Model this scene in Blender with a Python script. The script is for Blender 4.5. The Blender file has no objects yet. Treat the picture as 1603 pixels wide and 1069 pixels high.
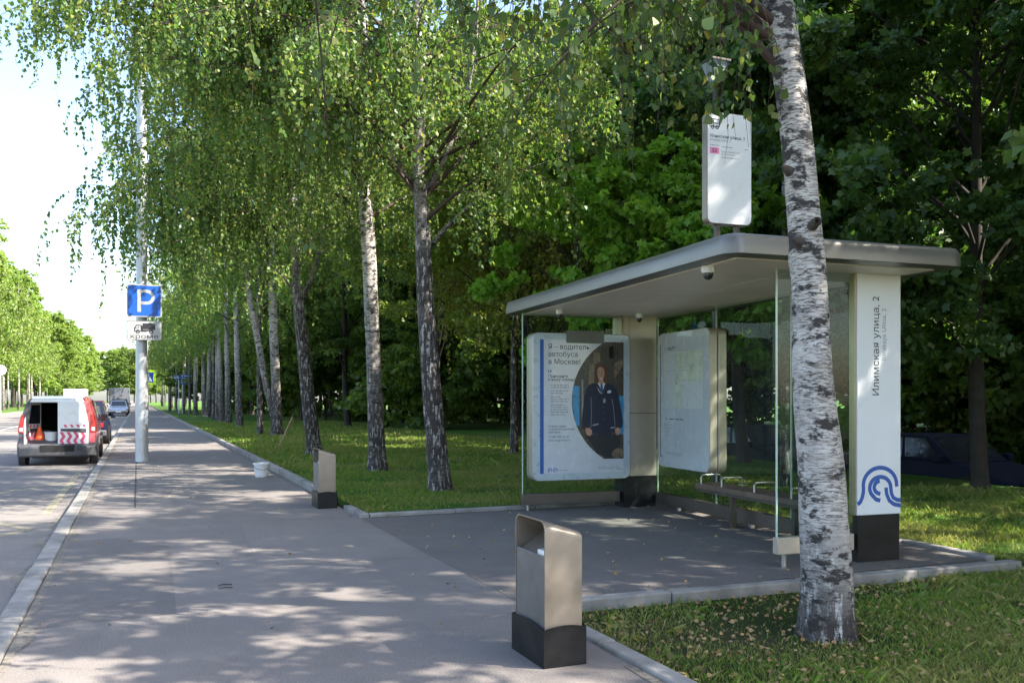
import bpy, math, random
import numpy as np
from mathutils import Vector, Matrix
sc = bpy.context.scene
R = math.radians
PI = math.pi

# ---------------------------------------------------------------- camera
EYE = 1.5                      # eye height above the footway
YAW = R(22.7)                  # clockwise from +Y (the road runs along +Y)
F = 1400.0                     # focal length in pixels of a 1603 px wide picture
cam_d = bpy.data.cameras.new('camera'); cam = bpy.data.objects.new('camera', cam_d)
sc.collection.objects.link(cam); sc.camera = cam
cam.location = (0, 0, EYE); cam.rotation_euler = (R(90), 0, -YAW)
cam_d.sensor_width = 36; cam_d.lens = 36*F/1603; cam_d.shift_y = 90.5/1603
cam_d.clip_start = 0.05; cam_d.clip_end = 2000

# ---------------------------------------------------------------- sky and sun
SUN_EL = R(44); SUN_AZ = R(-34)          # azimuth of the sun measured from +X towards +Y
world = bpy.data.worlds.new('World'); sc.world = world; world.use_nodes = True
nt = world.node_tree; nt.nodes.clear()
wo = nt.nodes.new('ShaderNodeOutputWorld'); bg = nt.nodes.new('ShaderNodeBackground')
sky = nt.nodes.new('ShaderNodeTexSky'); sky.sky_type = 'NISHITA'; sky.sun_disc = False
sky.sun_elevation = SUN_EL; sky.sun_rotation = PI/2 - SUN_AZ
sky.air_density = 1.0; sky.dust_density = 2.0; sky.ozone_density = 1.0
bg.inputs[1].default_value = 0.15
nt.links.new(sky.outputs[0], bg.inputs[0]); nt.links.new(bg.outputs[0], wo.inputs[0])
sd = bpy.data.lights.new('sun', 'SUN'); sun = bpy.data.objects.new('sun', sd); sc.collection.objects.link(sun)
sd.energy = 5.0; sd.angle = R(0.5); sd.color = (1.0, 0.93, 0.82)
S = Vector((math.cos(SUN_EL)*math.cos(SUN_AZ), math.cos(SUN_EL)*math.sin(SUN_AZ), math.sin(SUN_EL)))
sun.rotation_euler = (-S).to_track_quat('-Z', 'Y').to_euler()
sc.view_settings.view_transform = 'Standard'; sc.view_settings.look = 'None'
sc.view_settings.exposure = 1.88; sc.view_settings.gamma = 1
sc.cycles.max_bounces = 6; sc.cycles.diffuse_bounces = 3; sc.cycles.transmission_bounces = 5
sc.cycles.transparent_max_bounces = 8; sc.cycles.glossy_bounces = 3
sc.cycles.caustics_reflective = False; sc.cycles.caustics_refractive = False
sc.cycles.sample_clamp_indirect = 4

# ---------------------------------------------------------------- helpers
C = sc.collection
FW = Vector((math.sin(YAW), math.cos(YAW), 0)); RT = Vector((math.cos(YAW), -math.sin(YAW), 0))
def D(px, py, d):              # world point seen at a photo pixel, d metres deep
    return Vector((0, 0, EYE)) + FW*d + RT*((px-801.5)/F*d) + Vector((0, 0, (625-py)/F*d))
def G(px, py, z=0.0):          # ground point at height z
    return D(px, py, F*(EYE-z)/(py-625))
def link(o, parent=None):
    C.objects.link(o)
    if parent is not None: o.parent = parent
    return o
def tag(o, label=None, cat=None, group=None, kind=None):
    if label: o['label'] = label
    if cat: o['category'] = cat
    if group: o['group'] = group
    if kind: o['kind'] = kind
    return o
def empty(name, loc=(0, 0, 0), rz=0, label=None, cat=None, group=None):
    o = bpy.data.objects.new(name, None); o.empty_display_size = .2
    C.objects.link(o); o.location = loc; o.rotation_euler = (0, 0, rz)
    return tag(o, label, cat, group)
def copy_tree(o, parent=None):
    c = o.copy(); C.objects.link(c)
    if parent is not None: c.parent = parent
    for ch in list(o.children): copy_tree(ch, c)
    return c

class MB:
    def __init__(s): s.v = []; s.f = []; s.mi = []; s.m = 0
    def add(s, vs, fs):
        b = len(s.v); s.v += [tuple(p) for p in vs]
        s.f += [tuple(i+b for i in f) for f in fs]; s.mi += [s.m]*len(fs); return s
    def box(s, x0, x1, y0, y1, z0, z1):
        return s.add([(x0,y0,z0),(x1,y0,z0),(x1,y1,z0),(x0,y1,z0),(x0,y0,z1),(x1,y0,z1),(x1,y1,z1),(x0,y1,z1)],
            [(0,3,2,1),(4,5,6,7),(0,1,5,4),(1,2,6,5),(2,3,7,6),(3,0,4,7)])
    def prism(s, poly, fn, a, b):      # poly of 2-D points, fn(u,v,w)->xyz, extruded w from a to b
        n = len(poly)
        vs = [fn(u, v, a) for u, v in poly] + [fn(u, v, b) for u, v in poly]
        fs = [tuple(range(n))[::-1], tuple(range(n, 2*n))] + [(i, (i+1) % n, n+(i+1) % n, n+i) for i in range(n)]
        return s.add(vs, fs)
    def tube(s, pts, rs, n=8, cap=True):
        pts = [Vector(p) for p in pts]
        if not hasattr(rs, '__len__'): rs = [rs]*len(pts)
        vs = []; ref = None
        for i, p in enumerate(pts):
            t = (pts[min(i+1, len(pts)-1)] - pts[max(i-1, 0)]).normalized()
            if ref is None: ref = t.orthogonal().normalized()
            ref = (ref - t*ref.dot(t)).normalized(); b = t.cross(ref)
            for k in range(n):
                a = 2*PI*k/n; vs.append(p + (ref*math.cos(a) + b*math.sin(a))*rs[i])
        fs = []
        for i in range(len(pts)-1):
            for k in range(n):
                k2 = (k+1) % n; fs.append((i*n+k, i*n+k2, (i+1)*n+k2, (i+1)*n+k))
        if cap: fs.append(tuple(range(n))[::-1]); fs.append(tuple((len(pts)-1)*n+k for k in range(n)))
        return s.add(vs, fs)
    def lathe(s, prof, c=(0,0,0), axis='z', n=20):
        vs = []
        for r, h in prof:
            for k in range(n):
                a = 2*PI*k/n; u, v = r*math.cos(a), r*math.sin(a)
                p = {'z': (u, v, h), 'y': (v, h, u), 'x': (h, u, v)}[axis]
                vs.append((p[0]+c[0], p[1]+c[1], p[2]+c[2]))
        fs = [(i*n+k, i*n+(k+1) % n, (i+1)*n+(k+1) % n, (i+1)*n+k) for i in range(len(prof)-1) for k in range(n)]
        fs.append(tuple(range(n))[::-1]); fs.append(tuple((len(prof)-1)*n+k for k in range(n)))
        return s.add(vs, fs)
    def build(s, name, mats, parent=None, smooth=False, bevel=0, seg=2, angle=35, loc=None, rz=None, label=None):
        me = bpy.data.meshes.new(name); me.from_pydata(s.v, [], s.f)
        if not isinstance(mats, (list, tuple)): mats = [mats]
        for m in mats: me.materials.append(m)
        me.polygons.foreach_set('material_index', s.mi)
        me.update()
        o = bpy.data.objects.new(name, me); link(o, parent)
        import bmesh
        bm = bmesh.new(); bm.from_mesh(me); bmesh.ops.recalc_face_normals(bm, faces=bm.faces); bm.to_mesh(me); bm.free()
        if bevel:
            b = o.modifiers.new('bevel', 'BEVEL'); b.width = bevel; b.segments = seg; b.limit_method = 'ANGLE'; b.angle_limit = R(angle)
        if smooth or bevel:
            me.polygons.foreach_set('use_smooth', [True]*len(me.polygons))
            if hasattr(me, 'set_sharp_from_angle'): me.set_sharp_from_angle(angle=R(angle))
        if loc is not None: o.location = loc
        if rz is not None: o.rotation_euler.z = rz
        if label: o['label'] = label
        return o

def rrect(x0, x1, z0, z1, r, n=5):
    p = []
    for cx, cz, a0 in ((x1-r, z1-r, 0), (x0+r, z1-r, 90), (x0+r, z0+r, 180), (x1-r, z0+r, 270)):
        for k in range(n+1):
            a = R(a0 + 90*k/n); p.append((cx+r*math.cos(a), cz+r*math.sin(a)))
    return p
def ribbon(mb, pts, w, fn, a, b):      # flat stroke of width w along 2-D points
    n = len(pts); L = []; Rr = []
    for i in range(n):
        x0, y0 = pts[max(i-1, 0)]; x1, y1 = pts[min(i+1, n-1)]
        d = math.hypot(x1-x0, y1-y0) or 1; nx, ny = -(y1-y0)/d*w/2, (x1-x0)/d*w/2
        L.append((pts[i][0]+nx, pts[i][1]+ny)); Rr.append((pts[i][0]-nx, pts[i][1]-ny))
    for i in range(n-1): mb.prism([L[i], L[i+1], Rr[i+1], Rr[i]], fn, a, b)
def arc(cx, cy, r, a0, a1, n=16): return [(cx+r*math.cos(R(a0+(a1-a0)*k/n)), cy+r*math.sin(R(a0+(a1-a0)*k/n))) for k in range(n+1)]

DG = None
def text_mesh(items, name, m, parent, fn, offset=0.0):
    """items: (string, size, x, y[, align]); fn(x, y) -> xyz on the sheet; one part per line of writing"""
    for it in items:
        cu = bpy.data.curves.new('t', 'FONT'); cu.body = it[0]; cu.size = it[1]; cu.resolution_u = 3
        cu.offset = offset*it[1]; cu.align_x = it[4] if len(it) > 4 else 'LEFT'
        ob = bpy.data.objects.new('t', cu); C.objects.link(ob)
        me = bpy.data.meshes.new_from_object(ob.evaluated_get(bpy.context.evaluated_depsgraph_get()))
        vs = [fn(v.co.x+it[2], v.co.y+it[3]) for v in me.vertices]; fs = [tuple(p.vertices) for p in me.polygons]
        bpy.data.objects.remove(ob); bpy.data.curves.remove(cu); bpy.data.meshes.remove(me)
        me = bpy.data.meshes.new(name); me.from_pydata(vs, [], fs); me.materials.append(m)
        link(bpy.data.objects.new(name, me), parent)

# ---------------------------------------------------------------- materials
def newmat(name):
    m = bpy.data.materials.new(name); m.use_nodes = True
    return m, m.node_tree, m.node_tree.nodes['Principled BSDF']
def N(t, typ, **kw):
    n = t.nodes.new(typ)
    for k, v in kw.items(): setattr(n, k, v)
    return n
def ramp(t, src, stops):
    r = N(t, 'ShaderNodeValToRGB'); e = r.color_ramp.elements
    while len(e) < len(stops): e.new(.5)
    for i, (p, c) in enumerate(stops):
        e[i].position = p; e[i].color = (c, c, c, 1) if not hasattr(c, '__len__') else (*c, 1)
    t.links.new(src, r.inputs[0]); return r
def noise(t, scale, detail=4, rough=.6, vec=None, mscale=None):
    n = N(t, 'ShaderNodeTexNoise'); n.inputs['Scale'].default_value = scale
    n.inputs['Detail'].default_value = detail; n.inputs['Roughness'].default_value = rough
    if vec is None:
        vec = N(t, 'ShaderNodeTexCoord').outputs['Object']
    if mscale:
        mp = N(t, 'ShaderNodeMapping'); mp.inputs['Scale'].default_value = mscale
        t.links.new(vec, mp.inputs[0]); vec = mp.outputs[0]
    t.links.new(vec, n.inputs['Vector']); return n
def mixc(t, fac, a, b, mode='MIX'):
    m = N(t, 'ShaderNodeMix', data_type='RGBA', blend_type=mode)
    for i, x in ((0, fac), (6, a), (7, b)):
        if hasattr(x, 'is_linked') or hasattr(x, 'links'): t.links.new(x, m.inputs[i])
        elif i == 0: m.inputs[0].default_value = x
        else: m.inputs[i].default_value = (*x, 1)
    return m.outputs[2]
def bump(t, p, src, strength, dist=.01):
    b = N(t, 'ShaderNodeBump'); b.inputs['Strength'].default_value = strength; b.inputs['Distance'].default_value = dist
    t.links.new(src, b.inputs['Height']); t.links.new(b.outputs[0], p.inputs['Normal']); return b
def mat(name, col, rough=.5, metal=0, var=.12, scale=6, bmp=0.0, coat=0, alpha=None, spec=None, emit=None):
    m, t, p = newmat(name)
    n = noise(t, scale, 5)
    lo = tuple(max(0, c*(1-var)) for c in col); hi = tuple(min(1, c*(1+var)) for c in col)
    r = ramp(t, n.outputs[0], [(.3, lo), (.7, hi)])
    t.links.new(r.outputs[0], p.inputs['Base Color'])
    rr = ramp(t, n.outputs[0], [(.3, max(0, rough-.08)), (.7, min(1, rough+.08))])
    t.links.new(rr.outputs[0], p.inputs['Roughness']); p.inputs['Metallic'].default_value = metal
    if coat: p.inputs['Coat Weight'].default_value = coat
    if spec is not None: p.inputs['Specular IOR Level'].default_value = spec
    if bmp:
        n2 = noise(t, scale*8, 4); bump(t, p, n2.outputs[0], bmp, .005)
    return m

def asphalt(name, base, warm=1.0):
    m, t, p = newmat(name)
    big = noise(t, .35, 5, .6); mid = noise(t, 2.2, 6, .65); fine = noise(t, 90, 3, .7)
    c = mixc(t, ramp(t, big.outputs[0], [(.3, 0), (.72, 1)]).outputs[0], tuple(b*.78 for b in base), tuple(b*1.2 for b in base))
    c = mixc(t, ramp(t, mid.outputs[0], [(.35, 0), (.72, .8)]).outputs[0], c, tuple(b*.68 for b in base))
    c = mixc(t, ramp(t, fine.outputs[0], [(.42, .0), (.66, .75)]).outputs[0], c, (base[0]*1.6, base[1]*1.45, base[2]*1.35))
    # thin cracks and tar seams
    vor = N(t, 'ShaderNodeTexVoronoi', feature='DISTANCE_TO_EDGE'); vor.inputs['Scale'].default_value = .33
    wv = noise(t, 3, 4, .6); tc = N(t, 'ShaderNodeTexCoord')
    add = N(t, 'ShaderNodeVectorMath', operation='MULTIPLY_ADD'); add.inputs[1].default_value = (.35, .35, 0)
    t.links.new(wv.outputs['Color'], add.inputs[0]); t.links.new(tc.outputs['Object'], add.inputs[2])
    t.links.new(add.outputs[0], vor.inputs['Vector'])
    cr = ramp(t, vor.outputs['Distance'], [(.0, 1), (.006, 0)])
    gate = ramp(t, noise(t, .5, 2).outputs[0], [(.60, 0), (.70, .5)])
    mul = N(t, 'ShaderNodeMath', operation='MULTIPLY'); t.links.new(cr.outputs[0], mul.inputs[0]); t.links.new(gate.outputs[0], mul.inputs[1])
    c = mixc(t, mul.outputs[0], c, tuple(b*.3 for b in base))
    t.links.new(c, p.inputs['Base Color']); p.inputs['Roughness'].default_value = .88
    p.inputs['Specular IOR Level'].default_value = .3
    bump(t, p, fine.outputs[0], .5, .006)
    return m
M = {}
M['walk'] = asphalt('footway_asphalt', (.168, .155, .146))
M['road'] = asphalt('road_asphalt', (.178, .166, .156))
M['bay'] = asphalt('shaded_bay_asphalt', (.130, .12, .113))  # footway asphalt darkened, the bay's shade put into its colour
M['kerb'] = mat('kerb_concrete', (.235, .22, .20), .9, var=.4, scale=3, bmp=.6)
M['beige'] = mat('beige_metal', (.42, .37, .30), .38, .25, var=.08, scale=2.5)
M['bin'] = mat('bin_brown_metal', (.225, .19, .155), .38, .4, var=.16, scale=4)
M['bin_panel'] = mat('bin_grey_panel', (.15, .145, .14), .45, .3, var=.2, scale=5)
M['fascia'] = mat('roof_edge_metal', (.19, .18, .165), .36, .6, var=.06, scale=1)
M['roofskin'] = mat('roof_skin', (.20, .19, .175), .6, .2, var=.3, scale=3)
M['soffit'] = mat('soffit_panel', (.90, .80, .68), .38, .0, var=.04, scale=1.5)
M['white'] = mat('white_panel', (.74, .75, .76), .35, 0, var=.04, scale=2)
M['signwhite'] = mat('sign_white', (.80, .80, .80), .3, 0, var=.03, scale=3)
M['black'] = mat('black_base', (.010, .010, .011), .45, 0, var=.5, scale=7, bmp=.1, spec=.25)
M['dark'] = mat('dark_metal', (.07, .062, .055), .45, .5, var=.2)
M['railm'] = mat('rail_brown_metal', (.12, .10, .085), .42, .5, var=.12)
M['wood'] = mat('bench_wood', (.10, .065, .045), .55, 0, var=.35, scale=9)
M['steel'] = mat('galvanised_steel', (.50, .51, .52), .45, .35, var=.14, scale=5)
M['steel2'] = mat('brushed_steel', (.55, .54, .52), .3, .9, var=.06)
M['blue'] = mat('blue_print', (.015, .09, .36), .4, var=.05)
M['plate'] = mat('greyed_white_film', (.40, .40, .40), .4, 0, var=.03)  # white greyed down so sunlit plates don't burn out
M['roadblue'] = mat('traffic_blue', (.008, .085, .40), .35, var=.05)
M['navy'] = mat('navy_print', (.012, .016, .04), .5, var=.2, scale=20)
M['ink'] = mat('black_ink', (.02, .02, .025), .5, var=.1)
M['greyink'] = mat('grey_ink', (.28, .28, .30), .5, var=.1)
M['pink'] = mat('pink_print', (.80, .25, .45), .4, var=.05)
M['frameblue'] = mat('pale_blue_frame', (.42, .50, .58), .3, .2, var=.05)
M['paper'] = mat('poster_paper', (.56, .59, .65), .25, var=.03, coat=.6)
M['skin'] = mat('printed_skin', (.45, .24, .17), .4, var=.1, scale=30)
M['hair'] = mat('printed_hair', (.09, .035, .018), .4, var=.3, scale=40)
M['printdark'] = mat('printed_dark_interior', (.05, .04, .034), .3, var=.5, scale=9)
M['printbrown'] = mat('printed_brown', (.17, .12, .08), .3, var=.4, scale=14)
M['printblue'] = mat('printed_bus_blue', (.04, .25, .48), .3, var=.2)
M['mapgreen'] = mat('map_print', (.42, .47, .36), .35, var=.25, scale=7)
M['mapgrey'] = mat('map_print_grey', (.44, .47, .45), .35, var=.1, scale=20)
M['board'] = mat('board_face', (.40, .44, .44), .25, var=.04, coat=.5)  # white face toned grey-green, a reflection put into its colour
M['yellowgreen'] = mat('fluorescent_border', (.62, .85, .04), .4, var=.05)
M['rubber'] = mat('tyre_rubber', (.022, .022, .022), .8, var=.3)
M['rim'] = mat('wheel_rim', (.32, .32, .33), .35, .8)
M['carglass'] = mat('car_glass', (.02, .025, .03), .06, 0, var=.1, spec=.8)
M['bumper'] = mat('grey_plastic', (.07, .07, .075), .6, var=.15)
M['redlamp'] = mat('red_lamp', (.50, .02, .02), .15, coat=1)
M['whitelamp'] = mat('clear_lamp', (.75, .75, .72), .12, coat=1)
M['red'] = mat('red_paint', (.72, .13, .14), .3, coat=.8, var=.05)
M['vanwhite'] = mat('white_paint', (.80, .80, .79), .3, coat=.8, var=.03)
M['chevron'] = mat('red_chevron_film', (.70, .08, .16), .35, var=.08)
M['darkblue'] = mat('dark_blue_paint', (.010, .013, .028), .6, 0, coat=0, var=.1, spec=.08)
M['blackpaint'] = mat('black_paint', (.012, .014, .016), .6, 0, coat=0, var=.1, spec=.08)
M['silver'] = mat('silver_paint', (.42, .43, .45), .3, .6, coat=1, var=.05)
M['greypaint'] = mat('grey_paint', (.05, .053, .058), .6, 0, coat=0, var=.1, spec=.08)
M['tarp'] = mat('grey_tarpaulin', (.12, .13, .15), .7, var=.1, scale=2)
M['orange'] = mat('orange_plastic', (.85, .12, .02), .5)
M['bucket'] = mat('white_plastic', (.70, .70, .68), .45, var=.1, scale=12)
M['stick'] = mat('broom_wood', (.40, .26, .15), .7, var=.2, scale=12)
M['cargo'] = mat('grey_sack', (.35, .35, .36), .9, var=.2)
M['cavity'] = mat('dark_interior', (.012, .012, .012), .9)
M['yellowpaint'] = mat('worn_yellow_marking', (.25, .22, .15), .85, var=.4, scale=9)
M['wall'] = mat('pale_render', (.22, .22, .23), .85, var=.12, scale=.6)
M['windowdark'] = mat('window_glass', (.03, .035, .04), .1, spec=.8)
M['bark'] = mat('dark_bark', (.035, .028, .022), .95, var=.5, scale=5, bmp=1)
M['barkgreen'] = mat('mossy_bark', (.09, .075, .055), .95, var=.5, scale=5, bmp=1)
M['twig'] = mat('birch_twig', (.05, .03, .022), .85, var=.3)
M['deadleaf'] = mat('dead_leaf', (.30, .19, .08), .8, var=.7, scale=25)

m, t, p = newmat('shelter_glass')
t.nodes.remove(p)
gl = N(t, 'ShaderNodeBsdfGlossy'); gl.inputs['Roughness'].default_value = .02; gl.inputs['Color'].default_value = (1, 1, 1, 1)
tr = N(t, 'ShaderNodeBsdfTransparent'); tr.inputs['Color'].default_value = (.86, .92, .90, 1)
lw = N(t, 'ShaderNodeLayerWeight'); lw.inputs[0].default_value = .5
pw = N(t, 'ShaderNodeMath', operation='POWER'); pw.inputs[1].default_value = 4.5; t.links.new(lw.outputs['Facing'], pw.inputs[0])
fr = N(t, 'ShaderNodeMath', operation='MULTIPLY_ADD'); fr.inputs[1].default_value = .32; fr.inputs[2].default_value = .007; t.links.new(pw.outputs[0], fr.inputs[0])
dn = ramp(t, noise(t, 1.2, 5).outputs[0], [(.40, .0), (.85, .014)])
df = N(t, 'ShaderNodeBsdfDiffuse'); df.inputs['Color'].default_value = (.4, .45, .45, 1)
mx = N(t, 'ShaderNodeMixShader'); mx2 = N(t, 'ShaderNodeMixShader')
t.links.new(dn.outputs[0], mx.inputs[0]); t.links.new(tr.outputs[0], mx.inputs[1]); t.links.new(df.outputs[0], mx.inputs[2])
t.links.new(fr.outputs[0], mx2.inputs[0]); t.links.new(mx.outputs[0], mx2.inputs[1]); t.links.new(gl.outputs[0], mx2.inputs[2])
t.links.new(mx2.outputs[0], t.nodes['Material Output'].inputs[0]); M['glass'] = m
M['glassedge'] = mat('glass_edge', (.45, .60, .50), .2, var=.05)

def birch_bark(name, base_dark, darkness, dash=1.0, topdark=False):
    m, t, p = newmat(name)
    tc = N(t, 'ShaderNodeTexCoord').outputs['Object']
    white = mixc(t, ramp(t, noise(t, 4, 5).outputs[0], [(.3, 0), (.7, 1)]).outputs[0], (.38, .355, .33), (.64, .61, .58))
    white = mixc(t, ramp(t, noise(t, 1, 5, .7, tc, (7, 7, 60)).outputs[0], [(.42, 0), (.62, .8)]).outputs[0], white, (.34, .30, .27))
    wob = N(t, 'ShaderNodeVectorMath', operation='MULTIPLY_ADD'); wob.inputs[1].default_value = (.05, .05, .05); t.links.new(noise(t, 5, 3).outputs['Color'], wob.inputs[0]); t.links.new(tc, wob.inputs[2])
    d1 = ramp(t, noise(t, 1, 6, .72, wob.outputs[0], (13*dash, 13*dash, 95*dash)).outputs[0], [(.485, 0), (.55, 1)])
    gt = ramp(t, noise(t, 2.2, 4, .7).outputs[0], [(.35, .25), (.6, 1)]); dm = N(t, 'ShaderNodeMath', operation='MULTIPLY'); t.links.new(d1.outputs[0], dm.inputs[0]); t.links.new(gt.outputs[0], dm.inputs[1])
    c = mixc(t, dm.outputs[0], white, (.07, .058, .05))
    # large black scars
    s = ramp(t, noise(t, 1, 8, .72, wob.outputs[0], (5.5, 5.5, 11)).outputs[0], [(darkness, 0), (darkness+.05, 1)])
    if topdark:
        sp2 = N(t, 'ShaderNodeSeparateXYZ'); t.links.new(tc, sp2.inputs[0]); zz2 = N(t, 'ShaderNodeMapRange'); t.links.new(sp2.outputs[2], zz2.inputs[0])
        zz2.inputs[1].default_value = 2.2; zz2.inputs[2].default_value = 3.6; zz2.inputs[3].default_value = 0; zz2.inputs[4].default_value = .055
        ad2 = N(t, 'ShaderNodeMath', operation='ADD'); src = s.inputs[0].links[0].from_socket; t.links.new(src, ad2.inputs[0]); t.links.new(zz2.outputs[0], ad2.inputs[1]); t.links.new(ad2.outputs[0], s.inputs[0])
    c = mixc(t, s.outputs[0], c, (.030, .026, .024))
    # vertical fissures towards the base
    fis = ramp(t, noise(t, 1, 5, .7, tc, (22, 22, 5)).outputs[0], [(.41, 0), (.49, 1)])
    sep = N(t, 'ShaderNodeSeparateXYZ'); t.links.new(tc, sep.inputs[0])
    zr = N(t, 'ShaderNodeMapRange'); zr.inputs[1].default_value = base_dark[0]; zr.inputs[2].default_value = base_dark[1]
    zr.inputs[3].default_value = 1; zr.inputs[4].default_value = 0
    t.links.new(sep.outputs[2], zr.inputs[0])
    zn = N(t, 'ShaderNodeMath', operation='MULTIPLY_ADD'); zn.inputs[1].default_value = 1.0
    nn = ramp(t, noise(t, 3, 3).outputs[0], [(.3, -.35), (.7, .35)])
    t.links.new(zr.outputs[0], zn.inputs[0]); 
    ns = N(t, 'ShaderNodeMath', operation='SUBTRACT'); t.links.new(noise(t, 3, 3).outputs[0], ns.inputs[0]); ns.inputs[1].default_value = .5
    t.links.new(ns.outputs[0], zn.inputs[2])
    mul = N(t, 'ShaderNodeMath', operation='MULTIPLY', use_clamp=True); t.links.new(zn.outputs[0], mul.inputs[0]); t.links.new(fis.outputs[0], mul.inputs[1])
    c = mixc(t, mul.outputs[0], c, (.034, .026, .023))
    t.links.new(c, p.inputs['Base Color']); p.inputs['Roughness'].default_value = .8
    ad = N(t, 'ShaderNodeMath', operation='ADD'); t.links.new(s.outputs[0], ad.inputs[0]); t.links.new(mul.outputs[0], ad.inputs[1])
    bump(t, p, ad.outputs[0], .7, .02)
    return m
M['birch0'] = birch_bark('birch_bark_near', (.1, .75), .54, 1.15, True)
M['birch1'] = birch_bark('birch_bark_rough', (3.2, 7.5), .55, .8)
M['birch2'] = birch_bark('birch_bark_white', (.8, 4.2), .535, .7)

def leafmat(name, cols, transl=.45, gloss=.12, dry=None):
    m, t, p = newmat(name); t.nodes.remove(p)
    g = N(t, 'ShaderNodeNewGeometry')
    oi = N(t, 'ShaderNodeObjectInfo')
    r = ramp(t, g.outputs['Random Per Island'], [(i/(len(cols)-1), c) for i, c in enumerate(cols)])
    hs = N(t, 'ShaderNodeHueSaturation'); src = r.outputs[0]
    if dry:
        dn_ = ramp(t, noise(t, .45, 6, .7).outputs[0], [(.46, 0), (.62, .65)]); src = mixc(t, dn_.outputs[0], src, dry)
    else:                      # slow drift of tone from branch to branch
        dn_ = ramp(t, noise(t, .7, 3, .6).outputs[0], [(.42, .0), (.70, .30)]); src = mixc(t, dn_.outputs[0], src, tuple(min(1, c_*k_) for c_, k_ in zip(cols[2], (1.5, 1.2, 1.1))))
    t.links.new(src, hs.inputs['Color'])
    mr = N(t, 'ShaderNodeMapRange'); mr.inputs[3].default_value = .8; mr.inputs[4].default_value = 1.2
    t.links.new(oi.outputs['Random'], mr.inputs[0]); t.links.new(mr.outputs[0], hs.inputs['Value'])
    d = N(t, 'ShaderNodeBsdfDiffuse'); tl = N(t, 'ShaderNodeBsdfTranslucent'); gs = N(t, 'ShaderNodeBsdfGlossy')
    gs.inputs['Roughness'].default_value = .5; gs.inputs['Color'].default_value = (.9, .95, .9, 1)
    t.links.new(hs.outputs[0], d.inputs[0])
    sc2 = mixc(t, 1.0, hs.outputs[0], (1.35, 1.4, .7), 'MULTIPLY'); t.links.new(sc2, tl.inputs[0])
    a = N(t, 'ShaderNodeMixShader'); a.inputs[0].default_value = transl
    t.links.new(d.outputs[0], a.inputs[1]); t.links.new(tl.outputs[0], a.inputs[2])
    b = N(t, 'ShaderNodeMixShader'); b.inputs[0].default_value = gloss
    lw = N(t, 'ShaderNodeLayerWeight'); lw.inputs[0].default_value = .35
    mm = N(t, 'ShaderNodeMath', operation='MULTIPLY_ADD'); mm.inputs[1].default_value = gloss*.45; mm.inputs[2].default_value = gloss*.12; t.links.new(lw.outputs['Facing'], mm.inputs[0])
    t.links.new(mm.outputs[0], b.inputs[0]); t.links.new(a.outputs[0], b.inputs[1]); t.links.new(gs.outputs[0], b.inputs[2])
    t.links.new(b.outputs[0], t.nodes['Material Output'].inputs[0]); return m
M['leaf_birch'] = leafmat('birch_leaf', [(.062, .15, .038), (.10, .20, .05), (.18, .27, .06), (.07, .155, .042), (.34, .33, .08)], .56)  # yellow last stop stands in for strongly sunlit leaves
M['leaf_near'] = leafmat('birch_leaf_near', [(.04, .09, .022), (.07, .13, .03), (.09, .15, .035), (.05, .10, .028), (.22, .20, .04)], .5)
M['leaf_wood'] = leafmat('wood_leaf', [(.058, .125, .028), (.095, .17, .035), (.16, .23, .045), (.07, .135, .03), (.20, .25, .05)], .54)
M['leaf_maple'] = leafmat('maple_leaf', [(.045, .12, .03), (.07, .16, .035), (.10, .20, .04), (.15, .22, .04)], .55, .2)
M['leaf_young'] = leafmat('young_maple_leaf', [(.11, .26, .03), (.15, .31, .035), (.20, .34, .04), (.12, .25, .03)], .5)
M['leaf_yellow'] = leafmat('yellow_green_leaf', [(.19, .24, .04), (.28, .29, .05), (.22, .21, .05), (.13, .20, .035)], .45)
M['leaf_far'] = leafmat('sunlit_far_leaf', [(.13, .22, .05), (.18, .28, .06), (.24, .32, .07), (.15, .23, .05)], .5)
M['blade'] = leafmat('grass_blade', [(.08, .17, .03), (.12, .23, .035), (.19, .28, .04), (.33, .29, .12), (.10, .19, .03)], .4, .05, dry=(.32, .29, .11))

def lawn_mat(name, a, b, dry):
    m, t, p = newmat(name)
    c = mixc(t, ramp(t, noise(t, .6, 6, .65).outputs[0], [(.35, 0), (.65, 1)]).outputs[0], a, b)
    c = mixc(t, ramp(t, noise(t, .22, 5, .7).outputs[0], [(.46, 0), (.66, .75)]).outputs[0], c, dry)
    f = noise(t, 60, 4, .8)
    c = mixc(t, ramp(t, f.outputs[0], [(.35, 0), (.65, .6)]).outputs[0], c, (a[0]*.4, a[1]*.4, a[2]*.5))
    t.links.new(c, p.inputs['Base Color']); p.inputs['Roughness'].default_value = .95; p.inputs['Specular IOR Level'].default_value = .1
    bump(t, p, f.outputs[0], 1, .04); return m
M['lawn'] = lawn_mat('lawn_soil', (.05, .15, .02), (.10, .21, .03), (.27, .25, .10))
M['patch0'] = mat('tar_seam', (.05, .048, .045), .9)
M['litter'] = lawn_mat('lawn_litter_soil', (.06, .09, .025), (.10, .10, .045), (.19, .15, .085))
M['soil'] = mat('bare_soil', (.16, .12, .08), .95, var=.5, scale=14, bmp=1)

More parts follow.
